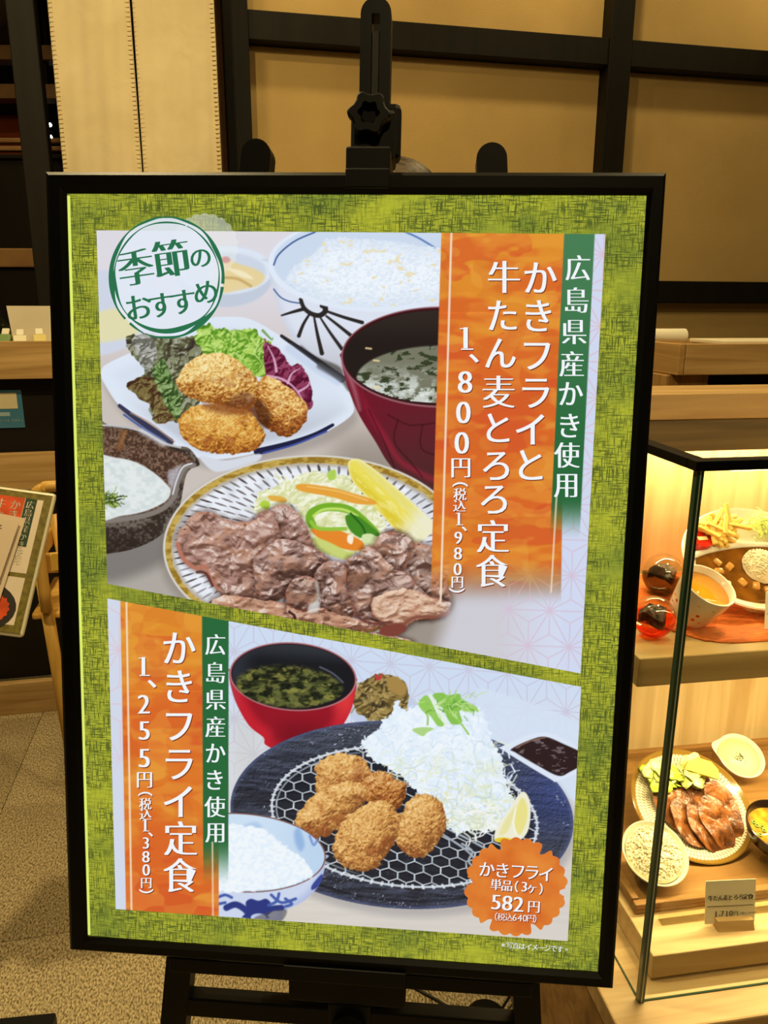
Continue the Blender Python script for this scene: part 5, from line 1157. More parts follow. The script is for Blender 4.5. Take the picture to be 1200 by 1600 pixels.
def grains(n, spot_fn, M_, parent, name='rice_grains', L=.0062, R=.0013):
    V = []; F = []
    for k in range(n):
        p, nn = spot_fn(); a = Vector((rnd.gauss(0, 1), rnd.gauss(0, 1), rnd.gauss(0, .45))).normalized(); b_ = a.cross(Vector((0, .3, 1))).normalized(); c_ = a.cross(b_)
        o_ = len(V); P = Vector(p)
        for s_ in (-.5, .0, .5):
            rr = R * (1 if s_ == 0 else .55)
            for q in range(4): t = q * math.pi / 2; V.append(tuple(P + a * L * s_ + (b_ * math.cos(t) + c_ * math.sin(t)) * rr))
        for lv in (0, 1):
            for q in range(4): F.append((o_ + lv * 4 + q, o_ + lv * 4 + (q + 1) % 4, o_ + lv * 4 + 4 + (q + 1) % 4, o_ + lv * 4 + 4 + q))
        F += [(o_ + 3, o_ + 2, o_ + 1, o_), (o_ + 8, o_ + 9, o_ + 10, o_ + 11)]
    return obj(name, G().add(V, F), M_, parent, smooth=True, kind='stuff')
M_RICE = mat('cooked_rice', (240, 228, 196), .35, spec=.4, var=.02)

# ---- lower level: riser, tray, tongue set meal
riser = thing('wooden_riser', 'low pale wooden riser inside the case, under the price card', 'riser', cw(.034, .031, LZ), CA)
obj('riser_board', G().bbox(0, 1.0, 0, .488, .004, .045, .002), M_WOODP, riser)
for q in (.02, .96): obj('riser_foot', G().box(q, q + .02, .02, .46, 0, .004), M_DARK, riser)
RZ_ = LZ + .045
tray = thing('serving_tray', 'flat wooden serving tray under the beef tongue set', 'tray', cw(.01 + .034, .108, RZ_), CA)
M_TRAY = wood('brown_tray_wood', (128, 88, 42), (172, 128, 72), 0)
obj('tray_floor', G().bbox(0, .62, 0, .40, 0, .008, .002), M_TRAY, tray)
for g_ in (G().bbox(0, .62, 0, .012, .008, .018, .002), G().bbox(0, .62, .388, .40, .008, .022, .002), G().bbox(0, .012, .0125, .3875, .008, .02, .002), G().bbox(.608, .62, .0125, .3875, .008, .02, .002)): obj('tray_rim', g_, M_TRAY, tray)
TZ = RZ_ + .008
# tongue plate
def slip_mat():
    m, nt, b = nodes('slipware_glaze'); b.inputs['Roughness'].default_value = .15; N = nt.nodes.new; Lk = nt.links.new
    tc = N('ShaderNodeTexCoord'); sx = N('ShaderNodeSeparateXYZ'); Lk(tc.outputs['Object'], sx.inputs[0])
    def mth(op, a, b_=None):
        q = N('ShaderNodeMath'); q.operation = op
        for i, v in enumerate((a, b_)):
            if v is None: continue
            if isinstance(v, (int, float)): q.inputs[i].default_value = v
            else: Lk(v, q.inputs[i])
        return q.outputs[0]
    th = mth('ARCTAN2', sx.outputs[1], sx.outputs[0]); r = mth('SQRT', mth('ADD', mth('MULTIPLY', sx.outputs[0], sx.outputs[0]), mth('MULTIPLY', sx.outputs[1], sx.outputs[1])))
    ring_ = mth('MULTIPLY', r, 1 / .0085); ri = mth('FLOOR', ring_); rf = mth('ABSOLUTE', mth('SUBTRACT', mth('FRACT', ring_), .5))
    ph = mth('ADD', mth('MULTIPLY', th, 96 / 6.28318), mth('MULTIPLY', ri, .5)); pf = mth('ABSOLUTE', mth('SUBTRACT', mth('FRACT', ph), .5))
    d = mth('MULTIPLY', mth('LESS_THAN', pf, .17), mth('LESS_THAN', rf, .40))
    inside = mth('LESS_THAN', r, .097)
    mx = N('ShaderNodeMixRGB'); mx.inputs[1].default_value = L4((236, 226, 196)); mx.inputs[2].default_value = L4((112, 84, 52)); Lk(mth('MULTIPLY', d, .8), mx.inputs[0])
    m2 = N('ShaderNodeMixRGB'); m2.inputs[1].default_value = L4((140, 106, 42)); Lk(inside, m2.inputs[0]); Lk(mx.outputs[0], m2.inputs[2]); Lk(m2.outputs[0], b.inputs['Base Color']); return m
tm = tilt_frame(*cpy(1079, 1258, .275), 62)
tp = thing('tongue_plate', 'round slipware plate of glossy beef tongue slices and cabbage in the case', 'plate', M=tm)
smooth_by_angle(obj('plate', G().lathe([(0, -.016), (.055, -.016), (.058, -.012), (.080, -.008), (.100, .004), (.104, .007), (.106, .006), (.102, .0), (.080, -.012), (.060, -.0205), (.050, -.0205), (.0, -.019)][::-1], 64, cap=False), slip_mat(), tp), 50)
M_TONG = mat('glazed_tongue', (118, 62, 26), .25, spec=.5, var=.35, vscale=55, c2=(166, 100, 50), bump=.5, bscale=120)
def slice_(px, py, pz, rx, ry, rz_, seed, lift):
    g = bump_mesh(28, 7, lambda x, y: .003 * math.sin(x * 90 + seed) + .010 * sn(x * 55, y * 55, seed) + lift * (y / ry), lambda t: (rx * ry / math.hypot(ry * math.cos(t), rx * math.sin(t))) * (1 + .07 * math.sin(3 * t + seed)), .003)
    smooth_by_angle(obj('tongue_slice', g, M_TONG, tp, M=T(px, py, pz) @ RZ(rz_)), 60)
SK = 1.18
for k, a in enumerate(((-.030, .002, .002, .026, .036, 20, 1, .010), (-.004, .008, .005, .024, .034, 5, 2, .010), (.018, .014, .008, .024, .034, -10, 3, .012), (-.020, -.030, .004, .022, .036, 25, 4, .010), (.0, -.034, .007, .021, .038, 15, 5, .012), (.020, -.030, .010, .021, .038, 12, 6, .012), (.042, -.012, .012, .022, .040, 16, 7, .014))): slice_(a[0] * SK + .004, a[1] * SK, a[2], a[3] * SK, a[4] * SK, *a[5:])
M_CABB = mat('boiled_cabbage', (222, 222, 110), .3, var=.15, vscale=40, c2=(238, 240, 180)); M_CABG = mat('green_cabbage', (176, 200, 60), .3, var=.2, vscale=40)
for k in range(26):
    g = bump_mesh(16, 4, lambda x, y: .018 * sn(x * 90, y * 90, k + 30), lambda t: .018 * (1 + .25 * math.sin(3 * t + k)), .0012)
    obj('cabbage_leaf', g, rnd.choice([M_CABB, M_CABB, M_CABG]), tp, smooth=True, M=T(-.020 + rnd.uniform(-.05, .045), .048 + rnd.uniform(-.016, .018), .008 + .0007 * k) @ RZ(rnd.uniform(0, 360)) @ RX(rnd.uniform(-35, 35)))
M_EGG = mat('yellow_omelette', (244, 226, 92), .35, var=.05); obj('lemon_slice', G().prism([(-.03, 0), (.03, 0), (.026, .016), (.012, .026), (-.012, .026), (-.026, .016)], 0, .014), M_EGG, tp, M=T(.030, .044, .020) @ RZ(-25) @ RX(25))
acrylic_stand(tm.translation[0] * 0 + cpy(1079, 1258, .275)[0], .335, TZ, .07, .05, .05, 'clear acrylic stand under the tongue plate')
# rice bowl
rm = tilt_frame(*cpy(1024, 1332, .165), 62)
rb = thing('rice_bowl', 'pale ceramic bowl of rice tipped forward beside the glass corner', 'bowl', M=rm)
M_CELA = mat('pale_celadon', (214, 214, 190), .15, var=.02)
prof = [(0, -.040), (.020, -.040), (.021, -.036), (.034, -.030), (.047, -.014), (.053, 0), (.0515, .0008), (.050, 0), (.045, -.013), (.032, -.027), (0, -.033)]
smooth_by_angle(obj('bowl', G().lathe(prof, 48, cap=False), M_CELA, rb), 50)
obj('blue_band', G().lathe([(.0492, -.004), (.0502, -.002), (.0499, -.002), (.0489, -.004), (.0492, -.004)], 48, cap=False), mat('blue_grey_band', (86, 100, 112), .3), rb)
obj('rice_mound', bump_mesh(32, 8, lambda x, y: -.006 + .010 * (1 - (x * x + y * y) / .0464 ** 2) + .004 * sn(x * 120, y * 120, 3), lambda t: .0455, .008), M_RICE, rb, smooth=True)
def rs():
    t = rnd.uniform(0, 6.28); r = .044 * math.sqrt(rnd.random()); x, y = r * math.cos(t), r * math.sin(t); return (x, y, -.005 + .010 * (1 - r * r / .0464 ** 2) + .004 * sn(x * 120, y * 120, 3) + rnd.uniform(0, .002)), None
grains(520, rs, M_RICE, rb)
acrylic_stand(cpy(1024, 1332, .165)[0], .18, TZ, .05, .05, .02, 'clear acrylic stand under the tipped rice bowl')
# grated yam bowl
ym = tilt_frame(*cpy(1158, 1180, .40), 58)
yb = thing('yam_bowl', 'white lipped bowl of creamy grated yam at the back of the tray', 'bowl', M=ym)
def lip(prof, n=56):
    V = []; F = []; m = len(prof)
    for i in range(n):
        t = 2 * math.pi * i / n; d = (t - math.radians(155) + math.pi) % (2 * math.pi) - math.pi; e = math.exp(-(d / .30) ** 2)
        for r, z in prof: k = 1 + .28 * e * max(0, (z + .02) / .02) ; V.append((r * k * math.cos(t), r * k * math.sin(t), z + .004 * e * (z > -.006)))
    for i in range(n):
        k = (i + 1) % n
        for j in range(m - 1): F.append((i * m + j, k * m + j, k * m + j + 1, i * m + j + 1))
    return G().add(V, F)
smooth_by_angle(obj('bowl', lip([(0, -.032), (.018, -.032), (.020, -.028), (.032, -.022), (.043, -.008), (.046, 0), (.0445, .001), (.043, 0), (.040, -.008), (.028, -.020), (0, -.024)]), M_WHITEC, yb), 50)
obj('grated_yam', G().lathe([(.0, -.008), (.041, -.008), (.039, -.011), (0, -.012)][::-1], 40, cap=False), mat('grated_yam', (238, 232, 176), .3, var=.02), yb, smooth=True)
hb = G()
for k in range(40): x, y = rnd.gauss(0, .006), rnd.gauss(-.002, .005); hb.box(-.0016, .0016, -.0004, .0004, 0, .0006, T(x, y, -.0078) @ RZ(rnd.uniform(0, 180)))
obj('herb_flakes', hb, mat('dried_herb', (70, 80, 24), .7), yb, kind='stuff')
acrylic_stand(cpy(1158, 1180, .40)[0], .43, TZ, .05, .05, .05, 'clear acrylic stand under the white yam bowl')
# soup bowl at the frame edge
sm_ = tilt_frame(*cpy(1218, 1290, .175), 74)
sb = thing('soup_bowl', 'dark lacquer soup bowl on the tray at the right edge of the picture', 'bowl', M=sm_)
smooth_by_angle(obj('bowl', G().lathe([(0, -.05), (.024, -.05), (.026, -.042), (.042, -.03), (.051, -.008), (.052, 0), (.0505, .0005), (.049, -.001), (.045, -.02), (.03, -.036), (0, -.04)], 48, cap=False), mat('dark_lacquer', (38, 26, 18), .15), sb), 50)
obj('miso_soup', G().lathe([(0, -.014), (.0468, -.014), (.0455, -.018), (0, -.02)][::-1], 40, cap=False), mat('miso_broth', (190, 140, 44), .1, var=.2, vscale=60), sb, smooth=True)
for k in range(9): obj('scallion_ring', G().lathe([(.0022, 0), (.0034, 0), (.0034, .002), (.0022, .002), (.0022, 0)], 10, cap=False), mat('scallion', (120, 160, 50), .4) if k == 0 else bpy.data.materials['scallion'], sb, M=T(rnd.uniform(-.036, .01), rnd.uniform(-.02, .025), -.0135))
acrylic_stand(cpy(1218, 1290, .175)[0], .20, TZ, .05, .05, .035, 'clear acrylic stand under the dark soup bowl')
# price cards
def price_card(c, name_items, price_items, wd, ht, lab, yaw_):
    t = thing('price_card', lab, 'price card', c, CA + math.radians(yaw_))
    cm = T(0, 0, .004) @ RX(80)
    obj('holder', G().prism([(-.013, 0), (.013, 0), (.007, .014), (-.007, .014)], -wd * .36, wd * .36, RY(90) @ RZ(90)), M_WOODX, t, M=T(wd * .06, 0, .0))
    obj('card', G().box(-wd / 2, wd / 2, 0, ht, -.0004, .0004), M_CARD, t, M=cm)
    flat_text('lettering', name_items, cm, M_INK, t, z=.0008, dx=.05); flat_text('lettering', price_items, cm, M_INK, t, z=.0008, dx=.025)
    obj('rule_line', G().box(-wd * .46, wd * .46, ht * .40, ht * .408, .0005, .0008), M_INK, t, M=cm); return t
x_, y_, z_ = cpz(1143, 1450, RZ_)
nm = '牛たん麦とろろ定食'; wd, ht = .078, .068
price_card(cw(x_, y_ + .006, RZ_), [(c, -.031 + .0078 * i, -ht * .60, .0094, .95) for i, c in enumerate(nm)],
           [('1', -.022, -ht * .23, .012), (',', -.0165, -ht * .185, .012), ('7', -.012, -ht * .23, .012), ('1', -.005, -ht * .23, .012), ('0', .0015, -ht * .23, .012), ('円', .009, -ht * .22, .008)] + [(c, .0165 + .0027 * i, -ht * .22, .0034) for i, c in enumerate('（税込1,880円）')], wd, ht, 'cream price card reading 1,710 yen in a wooden holder on the riser', -5)
# acrylic barrier on the riser
br = thing('acrylic_barrier', 'low clear acrylic barrier standing along the front of the tray', 'barrier', cw(.075, .094, RZ_), CA)
g = G(); out = [(0, 0), (.6, 0), (.6, .034), (.016, .034)] + [(.016 - .016 * math.sin(a), .018 + .016 * math.cos(a)) for a in (.4, .8, 1.2, 1.57)]
obj('upright', G().prism(out, -.0015, .0015, RX(90)), M_ACRYL, br); obj('foot', G().box(0, .6, -.012, -.0015, 0, .003), M_ACRYL, br)

# ---- upper level
M_MAT = mat('orange_table_mat', (196, 96, 24), .8, var=.12, vscale=50, bump=.4, bscale=300, stretch=(1, 4, 1))
a0 = cpz(1070, 1010, SHZ); mt = thing('table_mat', 'orange woven table mat under the curry plate', 'mat', cw(.085, .20, SHZ), CA)
g = G(); nx, ny = 40, 24; V = []; F = []
for j in range(ny + 1):
    for i in range(nx + 1):
        u, v = i / nx, j / ny; cut = max(0, .10 * (1 - v * 2.2)) * max(0, 1 - u * 3); V.append((u * .46 + cut * (1 - u), v * .315 + (.0 if j else .012 * max(0, 1 - u * 4)), .0025 + .0012 * math.sin(u * 30) * math.sin(v * 9)))
for j in range(ny):
    for i in range(nx): q = j * (nx + 1) + i; F.append((q, q + 1, q + nx + 2, q + nx + 1))
m_o = obj('cloth', G().add(V, F), M_MAT, mt, smooth=True); q = m_o.modifiers.new('thick', 'SOLIDIFY'); q.thickness = .002
# children's curry plate
km = tilt_frame(*cpy(1180, 872, .355), 50)
kp = thing('curry_plate', 'white oval divided plate with curry, rice mound and french fries', 'plate', M=km)
SXk = 1.28
prof = [(0, -.020), (.060, -.020), (.088, -.006), (.100, .004), (.103, .0055), (.105, .003), (.092, -.010), (.066, -.026), (0, -.026)]
smooth_by_angle(obj('plate', G().lathe(prof[::-1], 72, SXk, 1.0, cap=False), M_WHITEC, kp), 50)
dv = [(x, .012 + .020 * (1 - (x / .115) ** 2) + .0, -.004 - .004 * (1 - (x / .115) ** 2)) for x in np.linspace(-.112, .112, 25)]
obj('divider', G().tube(dv, .0055, 10), M_WHITEC, kp, smooth=True)
M_CURRY = mat('brown_curry', (120, 74, 22), .12, var=.18, vscale=30, spec=.6)
V = []; n = 40
pts = [(x, .006 + .020 * (1 - (x / .115) ** 2)) for x in np.linspace(.104, -.104, 20)] + [(.088 * SXk * math.cos(t), .086 * math.sin(t)) for t in np.linspace(math.pi * 1.03, math.pi * 1.97, 24)]
obj('curry_sauce', G().prism(pts, -.016, -.0062), M_CURRY, kp)
obj('rice_mound', bump_mesh(36, 10, lambda x, y: -.010 + .030 * max(0, 1 - (x * x + y * y) / .034 ** 2) ** .6 + .003 * sn(x * 150, y * 150, 8), lambda t: .033, 0), M_RICE, kp, smooth=True, M=T(.006, -.016, 0))
def rs2():
    t = rnd.uniform(0, 6.28); r = .0325 * math.sqrt(rnd.random()); x, y = r * math.cos(t), r * math.sin(t); return (x + .006, y - .016, -.009 + .030 * max(0, 1 - r * r / .034 ** 2) ** .6 + .003 * sn(x * 150, y * 150, 8) + .0008), None
grains(420, rs2, M_RICE, kp, L=.0055)
M_VEG = mat('curry_vegetable', (206, 146, 60), .25, var=.15, vscale=40)
for (x, y) in ((-.070, -.002), (-.052, -.012), (-.040, -.044), (-.018, -.052), (.0, -.062), (-.074, -.020), (.05, -.04), (.062, -.01)):
    obj('vegetable_chunk', G().bbox(-.0075, .0075, -.006, .006, -.003, .0045, .0025), M_VEG, kp, smooth=True, M=T(x, y, -.005) @ RZ(rnd.uniform(0, 180)) @ RX(rnd.uniform(-20, 20)))
M_FRY = [mat('french_fry', (242, 204, 104), .45, var=.06, vscale=60), mat('french_fry_golden', (232, 184, 80), .45, var=.08, vscale=60)]
fg = [obj('french_fry', G().bbox(-.026, .026, -.0038, .0038, -.0038, .0038, .001, seg=1), M_FRY[0], kp), obj('french_fry', G().bbox(-.020, .020, -.0036, .0036, -.0036, .0036, .001, seg=1), M_FRY[1], kp)]
for k in range(34):
    Mx = T(-.052 + rnd.gauss(0, .017), .060 + rnd.gauss(0, .011), -.006 + .0009 * k) @ RZ(rnd.choice([-35, 40, 10, 75, -60]) + rnd.uniform(-15, 15)) @ RY(rnd.uniform(-14, 14))
    if k < 2: fg[k].matrix_local = Mx
    else: like(fg[k % 2], kp, Mx)
obj('ketchup_tub', G().lathe([(0, 0), (.0165, 0), (.0195, .014), (.019, .0145), (0, .0145)], 24), mat('red_ketchup_tub', (196, 34, 14), .25), kp, M=T(-.088, .038, -.006) @ RX(-8))
obj('tub_label', G().prism([(-.009, -.004), (.009, -.004), (.009, .004), (-.009, .004)], 0, .0004), mat('tub_print', (236, 214, 150), .5), kp, M=T(-.088, .040, .0088) @ RX(-8))
M_LETT = mat('shredded_lettuce', (206, 220, 120), .4, var=.2, vscale=50)
sg = G()
for k in range(110):
    x, y, z = .045 + rnd.gauss(0, .016), .062 + rnd.gauss(0, .011), rnd.uniform(-.008, .014); a = rnd.uniform(0, 6.28); L_ = rnd.uniform(.01, .02)
    sg.tube([(x, y, z), (x + .5 * L_ * math.cos(a), y + .5 * L_ * math.sin(a), z + .004), (x + L_ * math.cos(a + .5), y + L_ * math.sin(a + .5), z)], .0009, 5)
obj('shredded_lettuce', sg, M_LETT, kp, kind='stuff')
obj('egg_wedge', G().ball((0, 0, 0), .020, .014, .011), mat('yolk_yellow', (246, 206, 60), .3), kp, smooth=True, M=T(.062, .040, .002))
cxy = cpy(1180, 872, .355)
t = acrylic_stand(cxy[0], .33, SHZ + .0045, .07, .06, .03, 'clear acrylic stand under the curry plate'); acrylic_stand(cxy[0] - .03, .268, SHZ + .0045, .03, .03, .03, 'small clear acrylic foot in front of the curry plate')
# mug
mm = tilt_frame(*cpy(1109, 914, .245), 60, yaw=22)
mg = thing('drink_mug', 'white printed mug of orange drink tipped forward on an acrylic foot', 'mug', M=mm)
def mugmat():
    m, nt, b = nodes('printed_mug_glaze'); b.inputs['Roughness'].default_value = .15; N = nt.nodes.new
    tc = N('ShaderNodeTexCoord'); v = N('ShaderNodeTexVoronoi'); v.inputs['Scale'].default_value = 95; r = N('ShaderNodeMath'); r.operation = 'LESS_THAN'; r.inputs[1].default_value = .30
    hs = N('ShaderNodeValToRGB'); e = hs.color_ramp.elements; hs.color_ramp.interpolation = 'CONSTANT'; e[0].color = L4((206, 70, 50)); e[1].color = L4((228, 170, 60)); e[1].position = .35; q = e.new(.55); q.color = L4((90, 140, 180)); q = e.new(.75); q.color = L4((120, 160, 90))
    mx = N('ShaderNodeMixRGB'); mx.inputs[1].default_value = L4((240, 234, 216)); sp = N('ShaderNodeSeparateXYZ'); sp2 = N('ShaderNodeSeparateXYZ')
    lk = nt.links.new; lk(tc.outputs['Object'], v.inputs['Vector']); lk(v.outputs['Distance'], r.inputs[0]); lk(v.outputs['Color'], sp.inputs[0]); lk(sp.outputs[0], hs.inputs[0]); lk(hs.outputs[0], mx.inputs[2])
    lk(tc.outputs['Object'], sp2.inputs[0]); z0 = N('ShaderNodeMath'); z0.operation = 'GREATER_THAN'; z0.inputs[1].default_value = -.052; lk(sp2.outputs[2], z0.inputs[0]); z1 = N('ShaderNodeMath'); z1.operation = 'LESS_THAN'; z1.inputs[1].default_value = -.016; lk(sp2.outputs[2], z1.inputs[0])
    g3 = N('ShaderNodeMath'); g3.operation = 'GREATER_THAN'; g3.inputs[1].default_value = .55; lk(sp.outputs[1], g3.inputs[0])
    a = N('ShaderNodeMath'); a.operation = 'MULTIPLY'; lk(z0.outputs[0], a.inputs[0]); lk(z1.outputs[0], a.inputs[1]); c_ = N('ShaderNodeMath'); c_.operation = 'MULTIPLY'; lk(a.outputs[0], c_.inputs[0]); lk(r.outputs[0], c_.inputs[1]); d = N('ShaderNodeMath'); d.operation = 'MULTIPLY'; lk(c_.outputs[0], d.inputs[0]); lk(g3.outputs[0], d.inputs[1]); lk(d.outputs[0], mx.inputs[0]); lk(mx.outputs[0], b.inputs['Base Color']); return m
smooth_by_angle(obj('cup', G().lathe([(0, -.070), (.030, -.070), (.034, -.064), (.042, -.02), (.044, 0), (.0425, .0008), (.041, 0), (.039, -.02), (.031, -.062), (0, -.066)], 48, cap=False), mugmat(), mg), 50)
obj('orange_drink', G().lathe([(0, -.013), (.0396, -.013), (.0386, -.018), (0, -.018)][::-1], 40, cap=False), mat('orange_drink', (236, 160, 40), .08, spec=.6), mg, smooth=True)
obj('handle', G().tube([(.040, 0, -.010), (.052, .0, -.009), (.060, 0, -.020), (.060, 0, -.036), (.050, 0, -.048), (.036, 0, -.048)], .005, 10), M_WHITEC, mg, smooth=True, M=RZ(18))
c_ = cpy(1106, 975, .235); acrylic_stand(c_[0], .235, SHZ + .0045, .045, .03, .025, 'clear acrylic foot under the printed mug')
# toy capsules
M_DOME = clear('clear_dome_plastic', (240, 238, 226), .04, 1.9)
def capsule(px, py, ly, r, lab, cup_m, toy_m, rot):
    x, y, z = cpy(px, py, ly); z = SHZ + r
    t = thing('toy_capsule', lab, 'capsule', cw(x, y, SHZ), CA, 'toy capsules on the upper shelf')
    Mx = T(0, 0, r) @ RX(rot[0]) @ RY(rot[1])
    up = [(r * math.cos(a), r * math.sin(a)) for a in np.linspace(0, math.pi / 2, 12)]; lo = [(r * .985 * math.cos(a), -r * .985 * math.sin(a)) for a in np.linspace(math.pi / 2, 0, 12)]
    obj('clear_dome', G().lathe(up, 36, cap=False), M_DOME, t, smooth=True, M=Mx); obj('base_cup', G().lathe(lo, 36, cap=False), cup_m, t, smooth=True, M=Mx)
    obj('seam_ring', G().lathe([(r * .985, -.001), (r * 1.03, -.001), (r * 1.03, .001), (r * .985, .001)], 36, cap=False), M_ACRYL, t, M=Mx)
    g = bump_mesh(18, 6, lambda x, y: .012 * max(0, 1 - (x * x + y * y) / (r * .7) ** 2) + .02 * sn(x * 90, y * 90, 5), lambda a: r * .62 * (1 + .15 * math.sin(3 * a)), r * .5)
    obj('toy_figure', g, toy_m, t, M=Mx @ T(0, 0, r * .15))
M_TOY = mat('dark_packed_toy', (44, 36, 34), .4, var=.5, vscale=90, c2=(120, 80, 66))
capsule(1023, 950, .245, .0335, 'clear toy capsule with an orange base, nearest the glass corner', clear('orange_plastic', (250, 120, 40), .1), M_TOY, (8, -6))
capsule(1036, 905, .415, .0380, 'smoky clear toy capsule with dark contents behind the orange one', clear('smoke_plastic', (150, 140, 110), .1), mat('dark_brown_toy', (74, 56, 48), .5, var=.4, vscale=80), (-10, 12))
x_, y_, z_ = cpz(1204, 985, SHZ)
t = price_card(cw(x_ + .016, .225, SHZ + .0045), [], [], .070, .060, 'cream price card with a purple stripe in front of the curry plate', -6)
obj('stripe', G().box(-.029, .010, .046, .052, .0005, .0009), mat('purple_stripe', (104, 30, 60), .6), t, M=T(0, 0, .004) @ RX(80))

# ------------------------------------------------------------------ booth partition behind the case
pt = thing('booth_partition', 'wooden booth partition with dark gaps behind the display case', 'partition', cw(0, .95, 0), CA)
zt_ = 1.365; xc = .520
obj('top_trough', G().bbox(xc, 2.2, 0, .018, zt_ - .075, zt_, .002).bbox(xc, 2.2, .25, .268, zt_ - .075, zt_, .002).box(xc + .001, 2.2, .018, .25, zt_ - .075, zt_ - .06), M_WOODX, pt)
obj('return_trough', G().bbox(xc - .018, xc - .001, 0, .62, zt_ - .075, zt_, .002), M_WOODY, pt); obj('return_trough', G().bbox(xc - .22, xc - .202, .12, .62, zt_ - .075, zt_, .002), M_WOODY, pt)
obj('post', G().bbox(xc - .03, xc + .085, .03, .13, 0, zt_ - .076, .003), wood('oak_post', (140, 104, 56), (178, 138, 84), 2), pt)
obj('recess_panel', G().box(xc + .09, 2.2, .10, .13, 0, zt_ - .076), M_DARK, pt); obj('recess_panel', G().box(xc - .4, xc - .035, .14, .17, 0, zt_ - .076), M_DARK, pt)
p = cpy(1042, 525, 1.16)
rl = thing('paper_roll', 'white paper roll lying on the partition beside the light box', 'paper roll', cw(p[0], 1.16, zt_ - .058), CA)
obj('paper_tube', G().lathe([(.008, -.05), (.02, -.05), (.02, .05), (.008, .05), (.008, -.05)], 24, cap=False), mat('white_paper', (236, 228, 206), .7), rl, smooth=False, M=T(0, 0, .058 + .010) @ RY(90)); obj('roll_cradle', G().box(-.04, .04, -.02, .02, 0, .0575), M_WOODX, rl)
pb = thing('menu_booklet', 'pale menu booklet lying on the partition at the right edge', 'booklet', cw(.78, 1.03, zt_ - .058), CA)
obj('cover', G().bbox(-.15, .3, -.06, .1, .055, .064, .002), M_CARD, pb); obj('booklet_block', G().box(-.145, .295, -.055, .095, .0, .0545), M_CARD, pb)
# ------------------------------------------------------------------ left: partition, sign, menu stand, child seat
LPO = np.array([-1.30, 2.535, 0])
def lw(x, y, z): return tuple(LPO + BX * x + BY * y + np.array([0, 0, z]))
def lp(px, py, off=0.0):
    p = on_plane(px, py, LPO + BY * off, BY); d = p - LPO; return float(d @ BX), float(p[2])
ll = thing('service_counter', 'wooden service counter with dark panels left of the poster', 'counter', tuple(LPO), YAW)
x0, x1 = -1.6, .62
zA1, zA0 = lp(50, 533)[1], lp(50, 592)[1]; zB1, zB0 = lp(50, 708)[1], lp(50, 765)[1]; zC1 = lp(50, 1066)[1]
obj('trough_front', G().bbox(x0, x1, 0, .02, zA0, zA1, .002), M_WOODX, ll)
obj('trough_back', G().bbox(x0, x1, .30, .32, zA0, zA1 + .015, .002), M_WOODX, ll); obj('trough_divider', G().bbox(-.25, -.23, .0205, .2995, zA0 + .016, zA1 + .01, .002), M_WOODY, ll)
obj('trough_floor', G().box(x0, x1, .0205, .2995, zA0, zA0 + .015), M_WOODX, ll)
obj('middle_board', G().bbox(x0, x1, 0, .03, zB0, zB1, .002), M_WOODX, ll); obj('base_board', G().bbox(x0, x1, 0, .03, .0, zC1, .002), M_WOODX, ll)
for (a, b_) in ((zB1, zA0), (zC1, zB0)): obj('dark_panel', G().box(x0, x1, .05, .07, a - .001, b_ + .001), M_DARK, ll)
for x in (x0, x1 - .03): obj('counter_post', G().box(x, x + .03, .07, .30, 0, zA0 - .001), M_DARK, ll)
for x in (-.30, -.12): obj('panel_stile', G().bbox(x, x + .055, .01, .05, zC1, zB0, .002), M_WOODZ, ll) if x < -.2 else None
for k, (dx_, rz_, h_) in enumerate(((-.05, 8, .05), (.02, -12, .06), (.09, 5, .045), (.16, 12, .055))):
    q = thing('napkin_packet', ['pale folded packet leaning in the counter trough, leftmost', 'green edged packet lying second in the counter trough', 'pale packet third from the left in the counter trough', 'yellowish packet by the right end of the counter trough'][k], 'packet', lw(dx_, .045 + .012 * k, zA0 + .0155), YAW + math.radians(rz_), 'packets in the counter trough')
    obj('wrapper', G().bbox(-.021, .021, -.006, .006, 0, .13 + h_ * .3, .003, RX(-35)), mat('packet_%d' % k, [(226, 214, 170), (120, 150, 90), (230, 222, 190), (216, 200, 120)][k], .6), q)
    obj('tip', G().bbox(-.012, .012, -.004, .004, .131 + h_ * .3, .155 + h_ * .3, .002, RX(-35)), mat('packet_tip_%d' % k, (236, 230, 210), .6), q)
p0 = lp(55, 497, .20)
bx_ = thing('card_box', 'white open box standing on the counter trough beside the frame', 'box', lw(p0[0], .25, zA0 + .0155), YAW)
hh = lp(55, 478, .25)[1] - (zA0 + .0155)
g = G(); a, b_ = .075, .055
V = [(-a, -.04, 0), (a, -.04, 0), (a, .04, 0), (-a, .04, 0), (-a - .015, -.045, hh), (a + .015, -.045, hh), (a + .015, .045, hh), (-a - .015, .045, hh)]
obj('box_walls', G().add(V, [(0, 1, 5, 4), (1, 2, 6, 5), (2, 3, 7, 6), (3, 0, 4, 7), (0, 3, 2, 1)]), mat('white_card', (232, 222, 196), .7), bx_)
obj('paper_insert', G().box(-a + .01, a - .01, -.02, .02, .002, hh - .01), mat('cream_insert', (214, 202, 170), .7), bx_)
p1 = lp(-16, 490, .2)
jr = thing('glass_jar', 'round clear glass jar at the left edge of the counter', 'jar', lw(p1[0], .235, zA0 + .0155), YAW)
smooth_by_angle(obj('jar_body', G().lathe([(0, .001), (.035, 0), (.05, .03), (.055, .09), (.05, .15), (.03, .18), (.03, .20), (.027, .20), (.027, .178), (.046, .148), (.05, .09), (.045, .03), (0, .006)], 36, cap=False), clear('jar_glass', (220, 235, 228), .02, 1.5), jr)); obj('contents', G().lathe([(0, .007), (.044, .03), (.048, .08), (0, .085)], 24, cap=False), mat('teal_sweets', (90, 130, 120), .4, var=.5, vscale=60, c2=(220, 140, 70)), jr, smooth=True)
